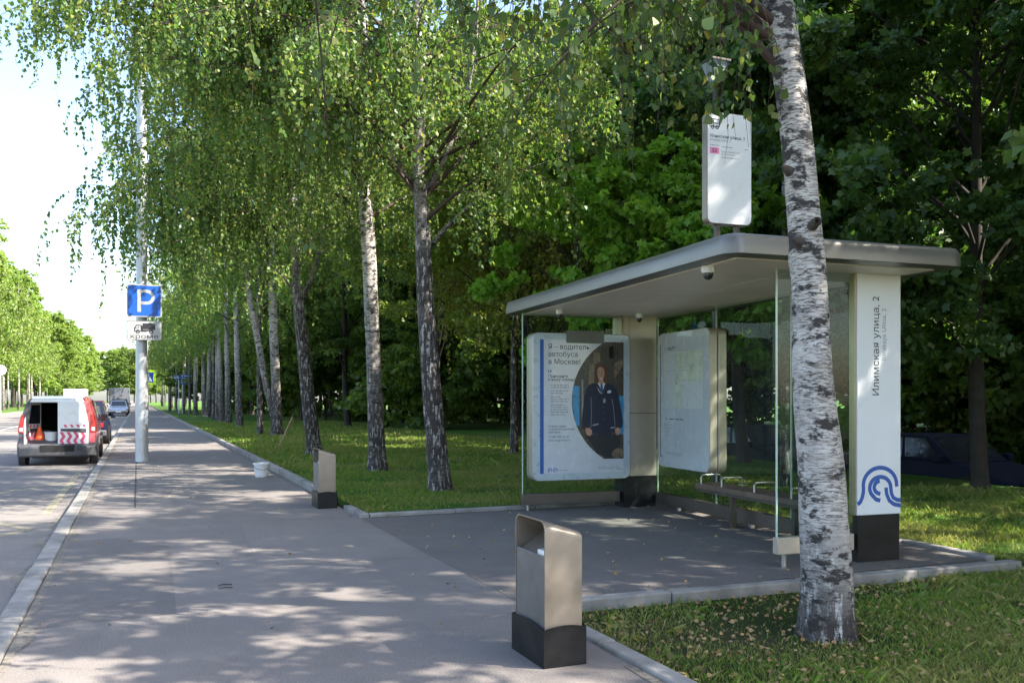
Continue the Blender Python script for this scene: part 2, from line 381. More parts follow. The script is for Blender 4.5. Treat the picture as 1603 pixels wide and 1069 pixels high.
# ---------------------------------------------------------------- ground, road, footway
def struct(name, mb, m, **k):
    o = mb.build(name, m, **k); o['kind'] = 'structure'; return o
KX = -.72; EX = 2.6; B0 = 6.02; B1 = 11.2; BX = 7.35         # kerb line, lawn edge, bay
g = MB(); g.add([(-700,-300,-1.1),(700,-300,-1.1),(700,1100,-1.1),(-700,1100,-1.1)], [(0,1,2,3)]); struct('ground', g, M['lawn'])
g = MB(); g.box(-13.2, KX-.17, -40, 900, -1.15, -.12); struct('road', g, M['road'])
g = MB(); g.box(KX+.003, EX-.003, -20, 900, -1.15, 0); struct('footway', g, M['walk'])
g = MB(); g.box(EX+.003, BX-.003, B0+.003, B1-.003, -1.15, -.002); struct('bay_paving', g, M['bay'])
g = MB()
g.box(EX+.13, 13.9, B1+.12, 31, -1.15, .035); g.box(EX+.13, 90, 31.001, 400, -1.15, .035); g.box(BX+.13, 13.9, B0, B1+.115, -1.15, .0)
g.prism([(13.901, .0), (13.901, -1.15), (14.75, -1.15), (14.75, -.66)], lambda u, v, q: (u, q, v), -30, 30.99)      # bank down to the driveway
g.box(24.6, 90, -30, 30.99, -1.15, -.52)
struct('lawn', g, M['lawn'])
g = MB(); g.box(EX+.13, 13.9, -30, B0-.005, -1.15, -.07); struct('near_lawn', g, M['litter'])
g = MB(); g.box(-90, -13.4, -40, 700, -1.15, -.01); struct('far_verge', g, M['lawn'])
g = MB(); g.box(14.76, 24.59, -29.5, 30.98, -1.12, -.65); struct('driveway', g, M['bay'])
rnd = random.Random(4)
def kerb_line(name, p0, p1, w, z0, z1, seg=1.0, jit=.004, nrm=(1, 0)):
    g = MB(); L = math.dist(p0, p1); n = max(1, int(L/seg)); dx, dy = (p1[0]-p0[0])/L, (p1[1]-p0[1])/L
    for i in range(n):
        a = L*i/n+.004; b = L*(i+1)/n-.004; j = rnd.uniform(-jit, jit); k = rnd.uniform(-jit, jit)
        c = [(p0[0]+dx*a+nrm[0]*k, p0[1]+dy*a+nrm[1]*k), (p0[0]+dx*b+nrm[0]*k, p0[1]+dy*b+nrm[1]*k)]
        c += [(c[1][0]+nrm[0]*w, c[1][1]+nrm[1]*w), (c[0][0]+nrm[0]*w, c[0][1]+nrm[1]*w)]
        g.prism(c, lambda u, v, q: (u, v, q), z0, z1+j)
    return struct(name, g, M['kerb'], bevel=.015, seg=2)
kerb_line('road_kerb', (KX-.165, -15), (KX-.165, 260), .16, -.27, .006)
kerb_line('lawn_kerb', (EX, 13.2), (EX, 260), .12, -.27, .115)
kerb_line('lawn_kerb', (EX, B1), (EX, 12.2), .12, -.27, .05)
kerb_line('bay_kerb', (EX+.125, B1), (BX, B1), .115, -.27, .045, nrm=(0, 1))
kerb_line('bay_kerb', (EX-.04, B0), (BX+.13, B0-.14), .12, -.27, .02, nrm=(0, -1))
kerb_line('bay_kerb', (BX, B0+.01), (BX, B1), .125, -.27, .03)
kerb_line('lawn_kerb', (EX-.02, -12), (EX-.02, B0-.17), .12, -.27, .03)
kerb_line('opposite_kerb', (-13.4, -15), (-13.4, 260), .18, -.27, .02)
kerb_line('driveway_kerb', (14.78, -15), (14.78, 30), .14, -.8, -.56)
kerb_line('driveway_kerb', (24.44, -15), (24.44, 30), .14, -.8, -.5)
# worn yellow stop markings on the road
g = MB()
zz = [(-1.2, 19.5), (-3.1, 16.0), (-1.25, 12.6), (-3.1, 9.2), (-1.3, 5.6)]
for a, b in zip(zz, zz[1:]): ribbon(g, [a, b], .11, lambda u, v, q: (u, v, q), -.12, -.116)
struct('road_marking', g, M['yellowpaint'])
g = MB(); ribbon(g, [(-1.2, 14.2), (-1.2, 22)], .12, lambda u, v, q: (u, v, q), -.12, -.1145); struct('road_marking', g, M['yellowpaint'])
g = MB(); g.box(-6.72, -6.6, 30, 260, -.12, -.115); struct('road_marking', g, M['signwhite'])
# expansion gap in the footway and small patches
g = MB()
for y0, y1 in ((13.5, 60),): g.box(-.05, -.025, y0, y1, -.001, .003)
struct('footway_seam', g, M['patch0'])

M['patch'] = asphalt('patched_asphalt', (.135, .126, .12)); M['patch2'] = asphalt('paler_asphalt', (.185, .17, .158))
M['grit'] = mat('kerb_grit', (.16, .14, .115), .95, var=.5, scale=20, bmp=.8)
def edge_strip(name, x0, w0, y0, y1, m, z, seed, horiz=False):
    r = random.Random(seed); g = MB(); n = max(4, int((y1-y0)/.25)); P_ = []
    for i in range(n+1): P_.append((y0+(y1-y0)*i/n, w0*(.35+.65*abs(math.sin(i*.37+seed)))*r.uniform(.4, 1.25)))
    for (a, wa), (b, wb) in zip(P_, P_[1:]):
        q = [(x0, a), (x0+wa, a), (x0+wb, b), (x0, b)] if not horiz else [(a, x0), (b, x0), (b, x0+wb), (a, x0+wa)]
        b_ = len(g.v); g.v += [(u, v, z) for u, v in q]; g.f.append(tuple(range(b_, b_+4))); g.mi.append(0)
    return struct(name, g, m)
edge_strip('kerb_dirt', KX+.005, .10, 2, 40, M['grit'], .0035, 1); edge_strip('kerb_dirt', KX-.166, -.16, 3, 40, M['grit'], -.1165, 2)
edge_strip('kerb_dirt', EX-.005, -.09, 13.2, 40, M['grit'], .0035, 3); edge_strip('kerb_dirt', B1-.005, -.07, EX+.1, BX, M['grit'], .0022, 4, True)
edge_strip('kerb_dirt', EX-.025, -.06, 2, 4.4, M['grit'], .0035, 5); edge_strip('kerb_dirt', B0+.01, .05, EX+.1, BX, M['grit'], .0022, 6, True)
def patch(name, pts, m, z): g = MB(); g.v = [(x, y, z) for x, y in pts]; g.f = [tuple(range(len(pts)))]; g.mi = [0]; return struct(name, g, m)
patch('asphalt_patch', [(-.66, 6.6), (.25, 6.7), (.3, 9.8), (-.2, 10.6), (-.66, 10.5)], M['patch'], .0018)
patch('asphalt_patch', [(1.0, 8.3), (2.56, 8.2), (2.57, 11.1), (1.15, 11.3)], M['patch2'], .0018)
patch('asphalt_patch', [(-5.2, 11.5), (-2.2, 11.2), (-2.1, 14.4), (-5.1, 14.9)], M['patch'], -.1183)
patch('asphalt_patch', [(-2.4, 5.4), (-.95, 5.3), (-.92, 6.6), (-2.2, 6.9)], M['patch'], -.1183)
# rough stones/grit scattered over the footway: tiny pebbles
def nmesh(name, V, quads, mats, mi=None, smooth=False):
    me = bpy.data.meshes.new(name); k = quads.shape[1]
    me.vertices.add(len(V)); me.vertices.foreach_set('co', V.astype(np.float32).ravel())
    me.loops.add(quads.size); me.loops.foreach_set('vertex_index', quads.astype(np.int32).ravel())
    me.polygons.add(len(quads))
    me.polygons.foreach_set('loop_start', np.arange(0, quads.size, k, dtype=np.int32))
    me.polygons.foreach_set('loop_total', np.full(len(quads), k, dtype=np.int32))
    for m in mats: me.materials.append(m)
    if smooth: me.polygons.foreach_set('use_smooth', np.ones(len(quads), dtype=bool))
    me.update(calc_edges=True); me.validate(); return me
TEMPL = {'kite': [(0, 0), (.38, .5), (1, 0), (.38, -.5)],
         'birch': [(0, 0), (.10, .30), (.32, .5), (.62, .30), (1, 0), (.62, -.30), (.32, -.5), (.10, -.30)],
         'maple': [(0, 0), (.0, .32), (.28, .30), (.36, .56), (.60, .42), (.62, .20), (1, 0), (.62, -.20), (.60, -.42), (.36, -.56), (.28, -.30), (.0, -.32)]}
def leaf_mesh(name, c, d, L, Wd, m, rs, flat=None, shape='kite'):
    """kite shaped leaves: base c, direction d, length L, width Wd; folded along the mid rib"""
    n = len(c); d = d/np.linalg.norm(d, axis=1, keepdims=True)
    r = rs.normal(size=(n, 3)); s = np.cross(d, r); s /= np.linalg.norm(s, axis=1, keepdims=True)+1e-9
    if flat is not None:
        up = np.cross(s, d)
        s = s
    nr = np.cross(s, d); L = L[:, None]; Wd = Wd[:, None]; T_ = TEMPL[shape]
    V = np.empty((n, len(T_), 3)); fold = rs.uniform(-.05, .3, (n, 1))
    for k, (u, v) in enumerate(T_): V[:, k] = c + d*L*u + s*Wd*v + nr*Wd*abs(v)*fold - nr*L*(u*u)*.12
    q = np.arange(n*len(T_)).reshape(n, len(T_))
    return nmesh(name, V.reshape(-1, 3), q, [m])
def tubes_arr(P, Rr, sides=3):
    """P (n,m,3) paths, Rr (n,m) radii -> verts, quads"""
    n, m_, _ = P.shape
    T = np.empty_like(P); T[:, 1:-1] = P[:, 2:]-P[:, :-2]; T[:, 0] = P[:, 1]-P[:, 0]; T[:, -1] = P[:, -1]-P[:, -2]
    T /= np.linalg.norm(T, axis=2, keepdims=True)+1e-9
    ref = np.where(np.abs(T[..., 2:3]) > .9, np.array([1., 0, 0]), np.array([0, 0, 1.]))
    A = np.cross(T, ref); A /= np.linalg.norm(A, axis=2, keepdims=True)+1e-9; B = np.cross(T, A)
    V = np.empty((n, m_, sides, 3))
    for k in range(sides):
        a = 2*PI*k/sides; V[:, :, k] = P + (A*math.cos(a)+B*math.sin(a))*Rr[..., None]
    idx = np.arange(n*m_*sides).reshape(n, m_, sides)
    q = []
    for k in range(sides):
        k2 = (k+1) % sides
        q.append(np.stack([idx[:, :-1, k], idx[:, :-1, k2], idx[:, 1:, k2], idx[:, 1:, k]], -1).reshape(-1, 4))
    return V.reshape(-1, 3), np.concatenate(q)
def join_arr(parts):
    V = []; Q = []; b = 0
    for v, q in parts: V.append(v); Q.append(q+b); b += len(v)
    return np.concatenate(V), np.concatenate(Q)
def vn(rs, n): 
    v = rs.normal(size=(n, 3)); return v/np.linalg.norm(v, axis=1, keepdims=True)

def trunk_mesh(path, rad, rs, sides=20, rough=.03, flare=1.35, step=.06, knots=8):
    P = np.array([list(p) for p in path], float); t = np.concatenate([[0], np.cumsum(np.linalg.norm(np.diff(P, axis=0), axis=1))])
    n = max(8, int(t[-1]/step)); tt = np.linspace(0, t[-1], n)
    # smooth interpolation
    Q = np.stack([np.interp(tt, t, P[:, k]) for k in range(3)], 1); r = np.interp(tt, t, rad)
    ker = np.ones(9)/9
    for k in range(3):
        e = np.pad(Q[:, k], 4, 'reflect', reflect_type='odd'); Q[:, k] = np.convolve(e, ker, 'valid')
    r = r*(1+(flare-1)*np.exp(-tt/.16))
    a = np.arange(sides)*2*PI/sides
    k1 = rs.uniform(0, 6, 6)
    A, T = np.meshgrid(a, tt)
    dr = 1 + rough*(np.sin(2*A+T*1.3+k1[0])+.7*np.sin(3*A-T*2.7+k1[1])+.5*np.sin(5*A+T*5+k1[2])*.6+.4*np.sin(T*9+A+k1[3]))
    root = np.exp(-T/.14)*.16*np.sin(5*A+k1[4]); dr += root
    for _ in range(knots):
        ka, kt, kw, kh = rs.uniform(0, 2*PI), rs.uniform(.5, tt[-1]), rs.uniform(.05, .12), rs.uniform(.08, .22)
        da = (A-ka+PI) % (2*PI)-PI
        dr += kh*np.exp(-(da/.45)**2-((T-kt)/kw)**2)
    V = np.empty((n, sides, 3)); V[..., 0] = Q[:, 0:1]+np.cos(A)*r[:, None]*dr; V[..., 1] = Q[:, 1:2]+np.sin(A)*r[:, None]*dr; V[..., 2] = Q[:, 2:3]
    idx = np.arange(n*sides).reshape(n, sides); nx = np.roll(idx, -1, 1)
    q = np.stack([idx[:-1], nx[:-1], nx[1:], idx[1:]], -1).reshape(-1, 4)
    return V.reshape(-1, 3), q

def birch(base, path, rad, crown, limbs=(), seed=1, bark='birch1', leafm='leaf_birch', nrand=14, leaf=.06, twig_n=1.0, group=None, label='', reach=4.2,
          hang=(.5, 1.6), density=1.0, stems=(), name='birch_tree', spacing=.045):
    """base: world point; path: local trunk points; crown: (z0, z1) of first and last limb."""
    rs = np.random.RandomState(seed)
    root = empty(name, base, 0, label, 'tree', group)
    parts = [trunk_mesh(path, rad, rs)]
    for sp, sr in stems: parts.append(trunk_mesh(sp, sr, rs, sides=14, flare=1.0, knots=3))
    V, Q = join_arr(parts); me = nmesh('trunk', V, Q, [M[bark]], smooth=True)
    link(bpy.data.objects.new('trunk', me), root)
    P = np.array([list(p) for p in path], float)
    def at_z(z): return np.array([np.interp(z, P[:, 2], P[:, k]) for k in range(3)]), np.interp(z, P[:, 2], rad)
    LP = []; LR = []; m_ = 14; tt = np.linspace(0, 1, m_)
    def limb(z, az, reach_, rise, droop, r0=None):
        p0, rr = at_z(z); dirn = np.array([math.cos(az), math.sin(az), 0])
        w = rs.normal(size=3)*.25; w2 = rs.uniform(0, 6)
        x = p0 + dirn*reach_*tt[:, None] + np.array([0, 0, 1.])*(rise*tt-droop*tt**2)[:, None]
        side = np.array([-dirn[1], dirn[0], 0]); x = x + side*(np.sin(tt*4+w2)*tt*reach_*.09)[:, None] + w*(tt**2)[:, None]
        LP.append(x); LR.append(np.interp(tt, [0, .5, 1], [min(rr*.35, .042) if r0 is None else r0, .014 if r0 is None else r0*.45, .005]))
    n0 = nrand
    for i in range(n0):
        f = (i+.5)/n0; z = crown[0]+(crown[1]-crown[0])*f**1.1
        rch = reach*(1-f*.72)*rs.uniform(.7, 1.15)
        limb(z, i*2.4+rs.uniform(-.5, .5), rch, rch*rs.uniform(.65, 1.1), rch*rs.uniform(.35, .75))
    for l in limbs:            # explicit: (z, target local xyz, rise[, r0])
        z, tgt, rise = l[:3]; p0, _ = at_z(z); dx, dy = tgt[0]-p0[0], tgt[1]-p0[1]
        rc = math.hypot(dx, dy); limb(z, math.atan2(dy, dx), rc, rise, rise-(tgt[2]-p0[2]), l[3] if len(l) > 3 else None)
    LP = np.array(LP); LR = np.array(LR)
    # secondary branches
    SP = []; per = 6.5
    for x in LP:
        L_ = np.linalg.norm(x[-1]-x[0]); ns = int(max(3, per*L_/3.5))
        for j in range(ns):
            t0 = rs.uniform(.22, 1.0); i0 = min(int(t0*(m_-1)), m_-2); p = x[i0]; tg = x[i0+1]-x[i0]; tg /= np.linalg.norm(tg)
            d = tg*rs.uniform(.4, 1)+rs.normal(size=3)*np.array([.75, .75, .3]); d[2] += .1; d /= np.linalg.norm(d)
            l = rs.uniform(.5, 1.7)*min(1.15, .45+L_/6); s = np.linspace(0, 1, 7)[:, None]
            SP.append(p + d*l*s + np.array([0, 0, -1.])*l*.42*s**2)
    SP = np.array(SP); SR = np.tile(np.linspace(.012, .003, 7), (len(SP), 1))
    # hanging twigs
    nt_ = int(len(SP)*7.5*twig_n)
    si = rs.randint(0, len(SP), nt_); sj = rs.randint(2, 7, nt_); p = SP[si, sj]
    l = rs.uniform(hang[0], hang[1], nt_)[:, None, None]; s = np.linspace(0, 1, 6)[None, :, None]
    hd = rs.normal(size=(nt_, 1, 3))*np.array([.42, .42, .16]); 
    TP = p[:, None] + l*(hd*s*(1.5-s) + np.array([0, 0, -1.])*(.25*s+.75*s**1.5)); TR = np.tile(np.linspace(.0035, .0012, 6), (nt_, 1))
    V, Q = join_arr([tubes_arr(LP, LR, 6), tubes_arr(SP, SR, 4), tubes_arr(TP, TR, 3)])
    me = nmesh('branches', V, Q, [M['twig']], smooth=True); link(bpy.data.objects.new('branches', me), root)
    # leaves along twigs and secondary branches
    nl = np.maximum(2, (l[:, 0, 0]/spacing*density)).astype(int); rep = np.repeat(np.arange(nt_), nl)
    f = rs.uniform(.05, 1.02, len(rep))*5; i0 = np.clip(f.astype(int), 0, 4); fr_ = (f-i0)[:, None]
    c = TP[rep, i0]*(1-fr_)+TP[rep, i0+1]*fr_ + rs.normal(size=(len(rep), 3))*.018
    ns = int(len(SP)*14*density); si = rs.randint(0, len(SP), ns); f = rs.uniform(1, 6, ns); i0 = np.clip(f.astype(int), 0, 5); fr_ = (f-i0)[:, None]
    c2 = SP[si, i0]*(1-fr_)+SP[si, i0+1]*fr_ + rs.normal(size=(ns, 3))*.03
    c = np.concatenate([c, c2]); n = len(c)
    d = rs.normal(size=(n, 3))*.55+np.array([0, 0, -1.]); sz = rs.uniform(.7, 1.25, n)*leaf
    me = leaf_mesh('foliage', c, d, sz, sz*.8, M[leafm], rs, shape='birch' if leaf < .066 else 'kite'); link(bpy.data.objects.new('foliage', me), root)
    return root

def broadleaf(name, label, loc, H, crown_r, z0, seed, leafm='leaf_wood', leaf=.16, nleaf=42000, trunk_r=.17, bark='bark', group=None, lean=(0, 0), nclump=70, low=0.0, squash=1.0, wobble=.09):
    """tapered trunk, forking limbs and a crown of leaf clumps hung on branch ends"""
    rs = np.random.RandomState(seed)
    root = empty(name, loc, rs.uniform(0, 6), label, 'tree', group)
    zs = np.linspace(0, H*.9, 9); wob = np.cumsum(rs.normal(size=(9, 2))*wobble, 0)
    path = [(lean[0]*z/H+wob[i, 0]*(i > 0), lean[1]*z/H+wob[i, 1]*(i > 0), z-.1) for i, z in enumerate(zs)]
    rad = np.interp(zs, [0, H*.9], [trunk_r, .03])
    LP = []; LR = []; m_ = 9; tt = np.linspace(0, 1, m_)[:, None]; P = np.array(path)
    ends = []
    for k in range(nclump):
        f = rs.uniform(0, 1)**.8; z = z0+(H-z0)*f
        prof = math.sin(min(1, .18+.82*(1-f)**.8)*PI*.62)*crown_r if f > .25 else crown_r*(.6+.4*f/.25)
        r = prof*math.sqrt(rs.uniform(.12, 1)); a = rs.uniform(0, 2*PI)
        zs0 = max(z0*.7, z-r*.8); p0 = np.array([np.interp(zs0, P[:, 2], P[:, j]) for j in range(3)])
        e = np.array([p0[0]+r*math.cos(a), p0[1]+r*math.sin(a), z-low*r])
        mid = np.array([0, 0, r*.18])
        x = p0+(e-p0)*tt+mid*np.sin(tt*PI)+rs.normal(size=3)*.12*np.sin(tt*PI*2)
        ends.append(e)
        if k % 3: continue
        LP.append(x); r0 = min(.035, trunk_r*.25); LR.append(np.interp(tt[:, 0], [0, 1], [r0, .008]))
    V, Q = join_arr([trunk_mesh(path, rad, rs, sides=12, step=.25, knots=3, rough=.04), tubes_arr(np.array(LP), np.array(LR), 4)])
    me = nmesh('trunk', V, Q, [M[bark]], smooth=True); link(bpy.data.objects.new('trunk', me), root)
    ends = np.array(ends); per = nleaf//len(ends); n = per*len(ends)
    cs = np.repeat(ends, per, 0); rad_c = np.repeat(rs.uniform(.6, 1.25, len(ends))*crown_r*.27, per)
    # sprays: several small fans within each clump so gaps stay between them
    spn = 9; off = vn(rs, len(ends)*spn).reshape(len(ends), spn, 3)*np.array([1, 1, .7])*rs.uniform(.3, 1, (len(ends), spn, 1))
    which = rs.randint(0, spn, n); base = off[np.repeat(np.arange(len(ends)), per), which]
    c = cs + base*rad_c[:, None] + vn(rs, n)*(rs.uniform(0, 1, n)**.5*rad_c*.36)[:, None]*np.array([1, 1, .45*squash])
    outw = c - np.array([0, 0, 1.])*0 - np.array([0, 0, z0+(H-z0)*.4]); outw[:, 2] *= .2
    d = outw/np.linalg.norm(outw, axis=1, keepdims=True)*.5 + rs.normal(size=(n, 3))*.5+np.array([0, 0, -.35])
    sz = rs.uniform(.7, 1.3, n)*leaf
    me = leaf_mesh('foliage', c, d, sz, sz*(1.1 if leafm in ('leaf_maple', 'leaf_young') else .85), M[leafm], rs, shape='maple' if leafm in ('leaf_maple', 'leaf_young') else 'kite'); link(bpy.data.objects.new('foliage', me), root)
    return root

# ---------------------------------------------------------------- row of birches along the footway
def loc_path(base, pts):        # pts: (px, py) centre line at the depth of the base -> local trunk points
    d = (Vector(base)-Vector((0, 0, EYE))).dot(FW); out = [(0, 0, -.08)]
    for px, py in pts:
        p = D(px, py, d)-Vector(base); out.append((p.x, p.y, p.z))
    return out
def lt(base, px, py, d): return tuple(D(px, py, d)-Vector(base))

b0 = G(1297, 995, -.07)
path = loc_path(b0, [(1294, 900), (1283, 700), (1271, 600), (1269, 450), (1259, 350), (1250, 250), (1240, 150), (1224, 50), (1210, -60), (1200, -250), (1190, -600), (1185, -1000), (1185, -1500), (1185, -2200)])
rad = [.17, .163, .142, .128, .112, .109, .106, .105, .104, .10, .10, .09, .075, .055, .03]
l0 = []
for px, py, d, z, rise in ((620, -30, 5.2, 3.9, 1.6), (760, 20, 4.6, 4.2, 1.3), (880, -40, 5.0, 4.0, 1.2), (520, -90, 5.6, 4.6, 1.8), (975, -70, 5.4, 4.2, 1.0), (700, -60, 6.3, 4.4, 1.6),
                           (900, -10, 6.8, 4.0, 1.5), (420, -80, 6.4, 4.9, 2), (960, -30, 5.9, 3.7, 1.1)):
    l0.append((z, lt(b0, px, py, d), rise, .035))
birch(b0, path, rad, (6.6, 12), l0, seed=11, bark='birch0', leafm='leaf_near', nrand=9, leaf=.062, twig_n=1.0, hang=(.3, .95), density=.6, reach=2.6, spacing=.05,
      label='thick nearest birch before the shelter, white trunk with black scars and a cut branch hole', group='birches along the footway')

t0_ = [o for o in C.objects if o.name.startswith('birch_tree')][0]
def stub(px, py, dx, dz, r, hole=False):
    a = D(px, py, 5.9-.02); g = MB(); out = (-FW*.75+RT*dx+Vector((0, 0, dz))).normalized()
    if hole:
        g.lathe([(r*1.5, -.06), (r*1.25, .02), (r*.95, .035), (r*.6, .02), (r*.45, -.05)], n=16); o = g.build('cut_branch_stub', M['scar'], t0_, smooth=True, angle=60)
    else:
        g.lathe([(r*2.2, -.05), (r*1.6, -.01), (r*1.1, .015), (r*.5, .03)], n=12); o = g.build('branch_stub', M['scar'], t0_, smooth=True)
    o.location = a-FW*.10+out*.0-Vector(b0); o.rotation_euler = out.to_track_quat('Z', 'Y').to_euler()
M['scar'] = mat('bark_scar', (.06, .048, .04), .95, var=.6, scale=30, bmp=1)
stub(1269, 353, .05, .15, .024, True); stub(1238, 380, -1.0, .3, .016); stub(1222, 270, -1.1, .5, .016)
b1 = G(690, 768, .03)
path = loc_path(b1, [(684, 700), (679, 650), (671, 550), (665, 450), (661, 350), (657, 290), (655, 150), (652, 0), (648, -200), (645, -450), (645, -750)])
rad = [.19, .165, .155, .145, .135, .125, .11, .085, .07, .055, .04, .02]
D1 = 14.7
st = [([lt(b1, 666, 330, D1), lt(b1, 640, 280, D1-.2), lt(b1, 612, 235, D1-.4), lt(b1, 590, 190, D1-.5), lt(b1, 570, 60, D1-.6), lt(b1, 560, -150, D1-.6)], [.07, .06, .055, .05, .035, .02]),
      ([lt(b1, 662, 310, D1), lt(b1, 690, 262, D1-.2), lt(b1, 708, 215, D1-.2), lt(b1, 728, 165, D1), lt(b1, 745, 60, D1), lt(b1, 755, -120, D1)], [.07, .06, .05, .045, .035, .02]),
      ([lt(b1, 668, 395, D1), lt(b1, 692, 362, D1-.2), lt(b1, 740, 318, D1-.4), lt(b1, 790, 285, D1-.6), lt(b1, 832, 262, D1-.7), lt(b1, 900, 240, D1-.8)], [.05, .05, .045, .04, .03, .012])]
l1 = [(z, lt(b1, px, py, d), r) for px, py, d, z, r in ((110, 20, 15, 7, 3), (150, -60, 14, 7.5, 3.4), (190, 0, 15, 7, 3), (130, 60, 14.5, 6.6, 2.6), (100, -90, 15, 7.5, 3.6), (220, -80, 14, 7.4, 3), (270, -60, 13, 7, 3), (120, -40, 14.5, 7, 3.5), (90, 10, 13.8, 6.5, 3), (320, -20, 13, 6, 2.5), (430, 60, 13.5, 5.5, 2.2), (520, 120, 14, 4.7, 1.6),
      (820, 120, 14, 5, 2), (930, 60, 14.5, 5.5, 2), (860, 200, 13.5, 4.3, 1.5), (1000, 130, 15, 5.2, 2), (250, 60, 14.5, 6.5, 3), (600, 20, 12.4, 6, 2.4), (720, 60, 12.6, 6, 2.4), (480, 30, 12.5, 6, 2.5))]
birch(b1, path, rad, (4.6, 10.5), l1, seed=21, bark='birch1', nrand=32, leaf=.064, spacing=.036, stems=st, reach=4.4, twig_n=2.0, density=.95, hang=(.3, 1.1),
      label='birch with dark rough trunk forking into three, nearest the far end of the shelter', group='birches along the footway')

b2 = G(592, 738, .03)
path = loc_path(b2, [(590, 700), (587, 620), (582, 500), (578, 400), (572, 320), (566, 250), (560, 150), (556, 0), (552, -200), (550, -450)])
rad = [.20, .165, .155, .15, .14, .135, .125, .11, .09, .065, .02]
l2 = [(z, lt(b2, px, py, d), r) for px, py, d, z, r in ((190, 20, 18, 8.5, 3.4), (175, 215, 17.5, 6.6, 2.4), (250, 230, 17, 6, 2), (120, 60, 18, 8, 3.5), (170, 110, 17.5, 7, 3), (200, 200, 17, 6.4, 2.5), (160, 240, 18, 6.2, 2.4), (290, 200, 17, 6.2, 2.2), (380, 160, 17.5, 6.2, 2.2), (460, 230, 17, 5.8, 1.6),
      (640, 220, 18, 6, 1.8), (700, 150, 18.5, 6.5, 2), (330, 60, 18, 7, 3), (240, 120, 19, 7, 3))]
birch(b2, path, rad, (5.0, 12), l2, seed=33, bark='birch2', nrand=28, leaf=.07, spacing=.036, reach=4.6, twig_n=1.6, density=.85, hang=(.35, 1.4),
      label='straight white birch trunk lit orange on its right side, second from the shelter', group='birches along the footway')

b3 = G(492, 712, .03)
path = loc_path(b3, [(489, 680), (482, 620), (474, 540), (467, 470), (464, 440), (460, 330), (455, 200), (452, 0), (450, -200), (450, -300)])
rad = [.22, .19, .175, .16, .145, .12, .10, .085, .065, .04, .02]
d3 = 24.1
st = [([lt(b3, 468, 480, d3), lt(b3, 480, 455, d3), lt(b3, 490, 430, d3), lt(b3, 505, 380, d3), lt(b3, 515, 250, d3)], [.09, .07, .06, .045, .02]),
      ([lt(b3, 465, 470, d3), lt(b3, 450, 440, d3), lt(b3, 425, 415, d3), lt(b3, 380, 390, d3)], [.05, .04, .03, .015])]
l3 = [(z, lt(b3, px, py, d), r) for px, py, d, z, r in ((170, 260, 23, 8, 2.6), (205, 300, 22.5, 7, 2.2), (190, 210, 23, 8.6, 2.8), (250, 260, 23, 7.4, 2.4), (320, 240, 22, 7, 2.2), (400, 250, 22, 7, 2), (225, 360, 23, 6, 1.6), (130, 340, 22, 6.8, 2.2), (160, 330, 23, 6.6, 2), (185, 290, 22, 7, 2.4), (240, 330, 22, 6, 1.6), (300, 300, 22, 6.2, 1.8), (360, 330, 23, 5.8, 1.4),
      (520, 330, 23, 6, 1.5), (215, 220, 22.5, 8, 2.6), (280, 180, 23, 9, 2.6), (150, 180, 23, 9, 3))]
birch(b3, path, rad, (5.2, 14), l3, seed=45, bark='birch1', nrand=34, leaf=.10, reach=4.6, twig_n=1.2, density=.75, hang=(.4, 1.6), stems=st,
      label='birch behind the small litter bin, leaning trunk that forks at half height', group='birches along the footway')

b4 = G(433, 682, .03); d4 = (b4-Vector((0, 0, EYE))).dot(FW)
path = loc_path(b4, [(433, 640), (430, 560), (427, 480), (425, 400), (420, 300), (418, 150), (415, 0), (414, -60)])
rad = [.24, .2, .18, .16, .14, .12, .08, .04, .02]
st = [([lt(b4, 430, 655, d4), lt(b4, 418, 610, d4), lt(b4, 405, 540, d4), lt(b4, 393, 480, d4), lt(b4, 386, 430, d4), lt(b4, 380, 330, d4), lt(b4, 375, 200, d4)], [.15, .14, .13, .12, .10, .07, .03])]
birch(b4, path, rad, (6.6, 16), [(7, lt(b4, 300, 420, d4-2), 2), (7.5, lt(b4, 240, 400, d4-3), 2.5), (8, lt(b4, 210, 330, d4-2), 3)], seed=58, bark='birch2', nrand=34, leaf=.13, reach=4.6, twig_n=1.0, density=.6, hang=(.4, 1.6), stems=st,
      label='double birch whose second white stem leans left from its foot', group='birches along the footway')

def simple_birch(base, H, seed, label, bark='birch1', leafm='leaf_birch', leaf=.13, tr=.17, lean=(0, 0), group='birches along the footway', reach=4.4, z0=5.0, nrand=32, dens=.5):
    path = [(lean[0]*(z/H), lean[1]*(z/H), z-.1) for z in np.linspace(0, H, 10)]
    rad = list(np.linspace(tr, .02, 10))
    return birch(base, path, rad, (z0, H*.93), (), seed=seed, bark=bark, leafm=leafm, nrand=nrand, leaf=leaf, reach=reach, twig_n=.9, density=dens, hang=(.4, 1.7), group=group, label=label)
proto_b = []
rowspec = [(407, 681, .13, 'dark slim birch standing left of the double birch', 'birch1'), (375, 668, .2, 'pale birch trunk, nearest of the close far row', 'birch2'),
           (358, 663, .2, 'white birch trunk in the close far row, right of the thinner ones', 'birch2')]
for i, (px, py, tr_, lab, bk) in enumerate(rowspec):
    proto_b.append(simple_birch(G(px, py, .03), 17+i*.5, 70+i, lab, bk, tr=tr_, lean=(rnd.uniform(-.6, .3), 0)))
for i, (px, py) in enumerate([(347, 660), (341, 657), (334, 656), (326, 653), (319, 651), (297, 648), (306, 650.5), (287, 647), (276, 645.5), (266, 644)]):
    c = copy_tree(proto_b[(i+1) % 3]); c.location = G(px, py, .03); c.rotation_euler.z = i*1.3; s = .9+.2*rnd.random(); c.scale = (s, s, s)
    c['label'] = ('birch standing apart by the blue street signs' if px == 297 else 'far birch of the close row down the footway, trunks overlapping')
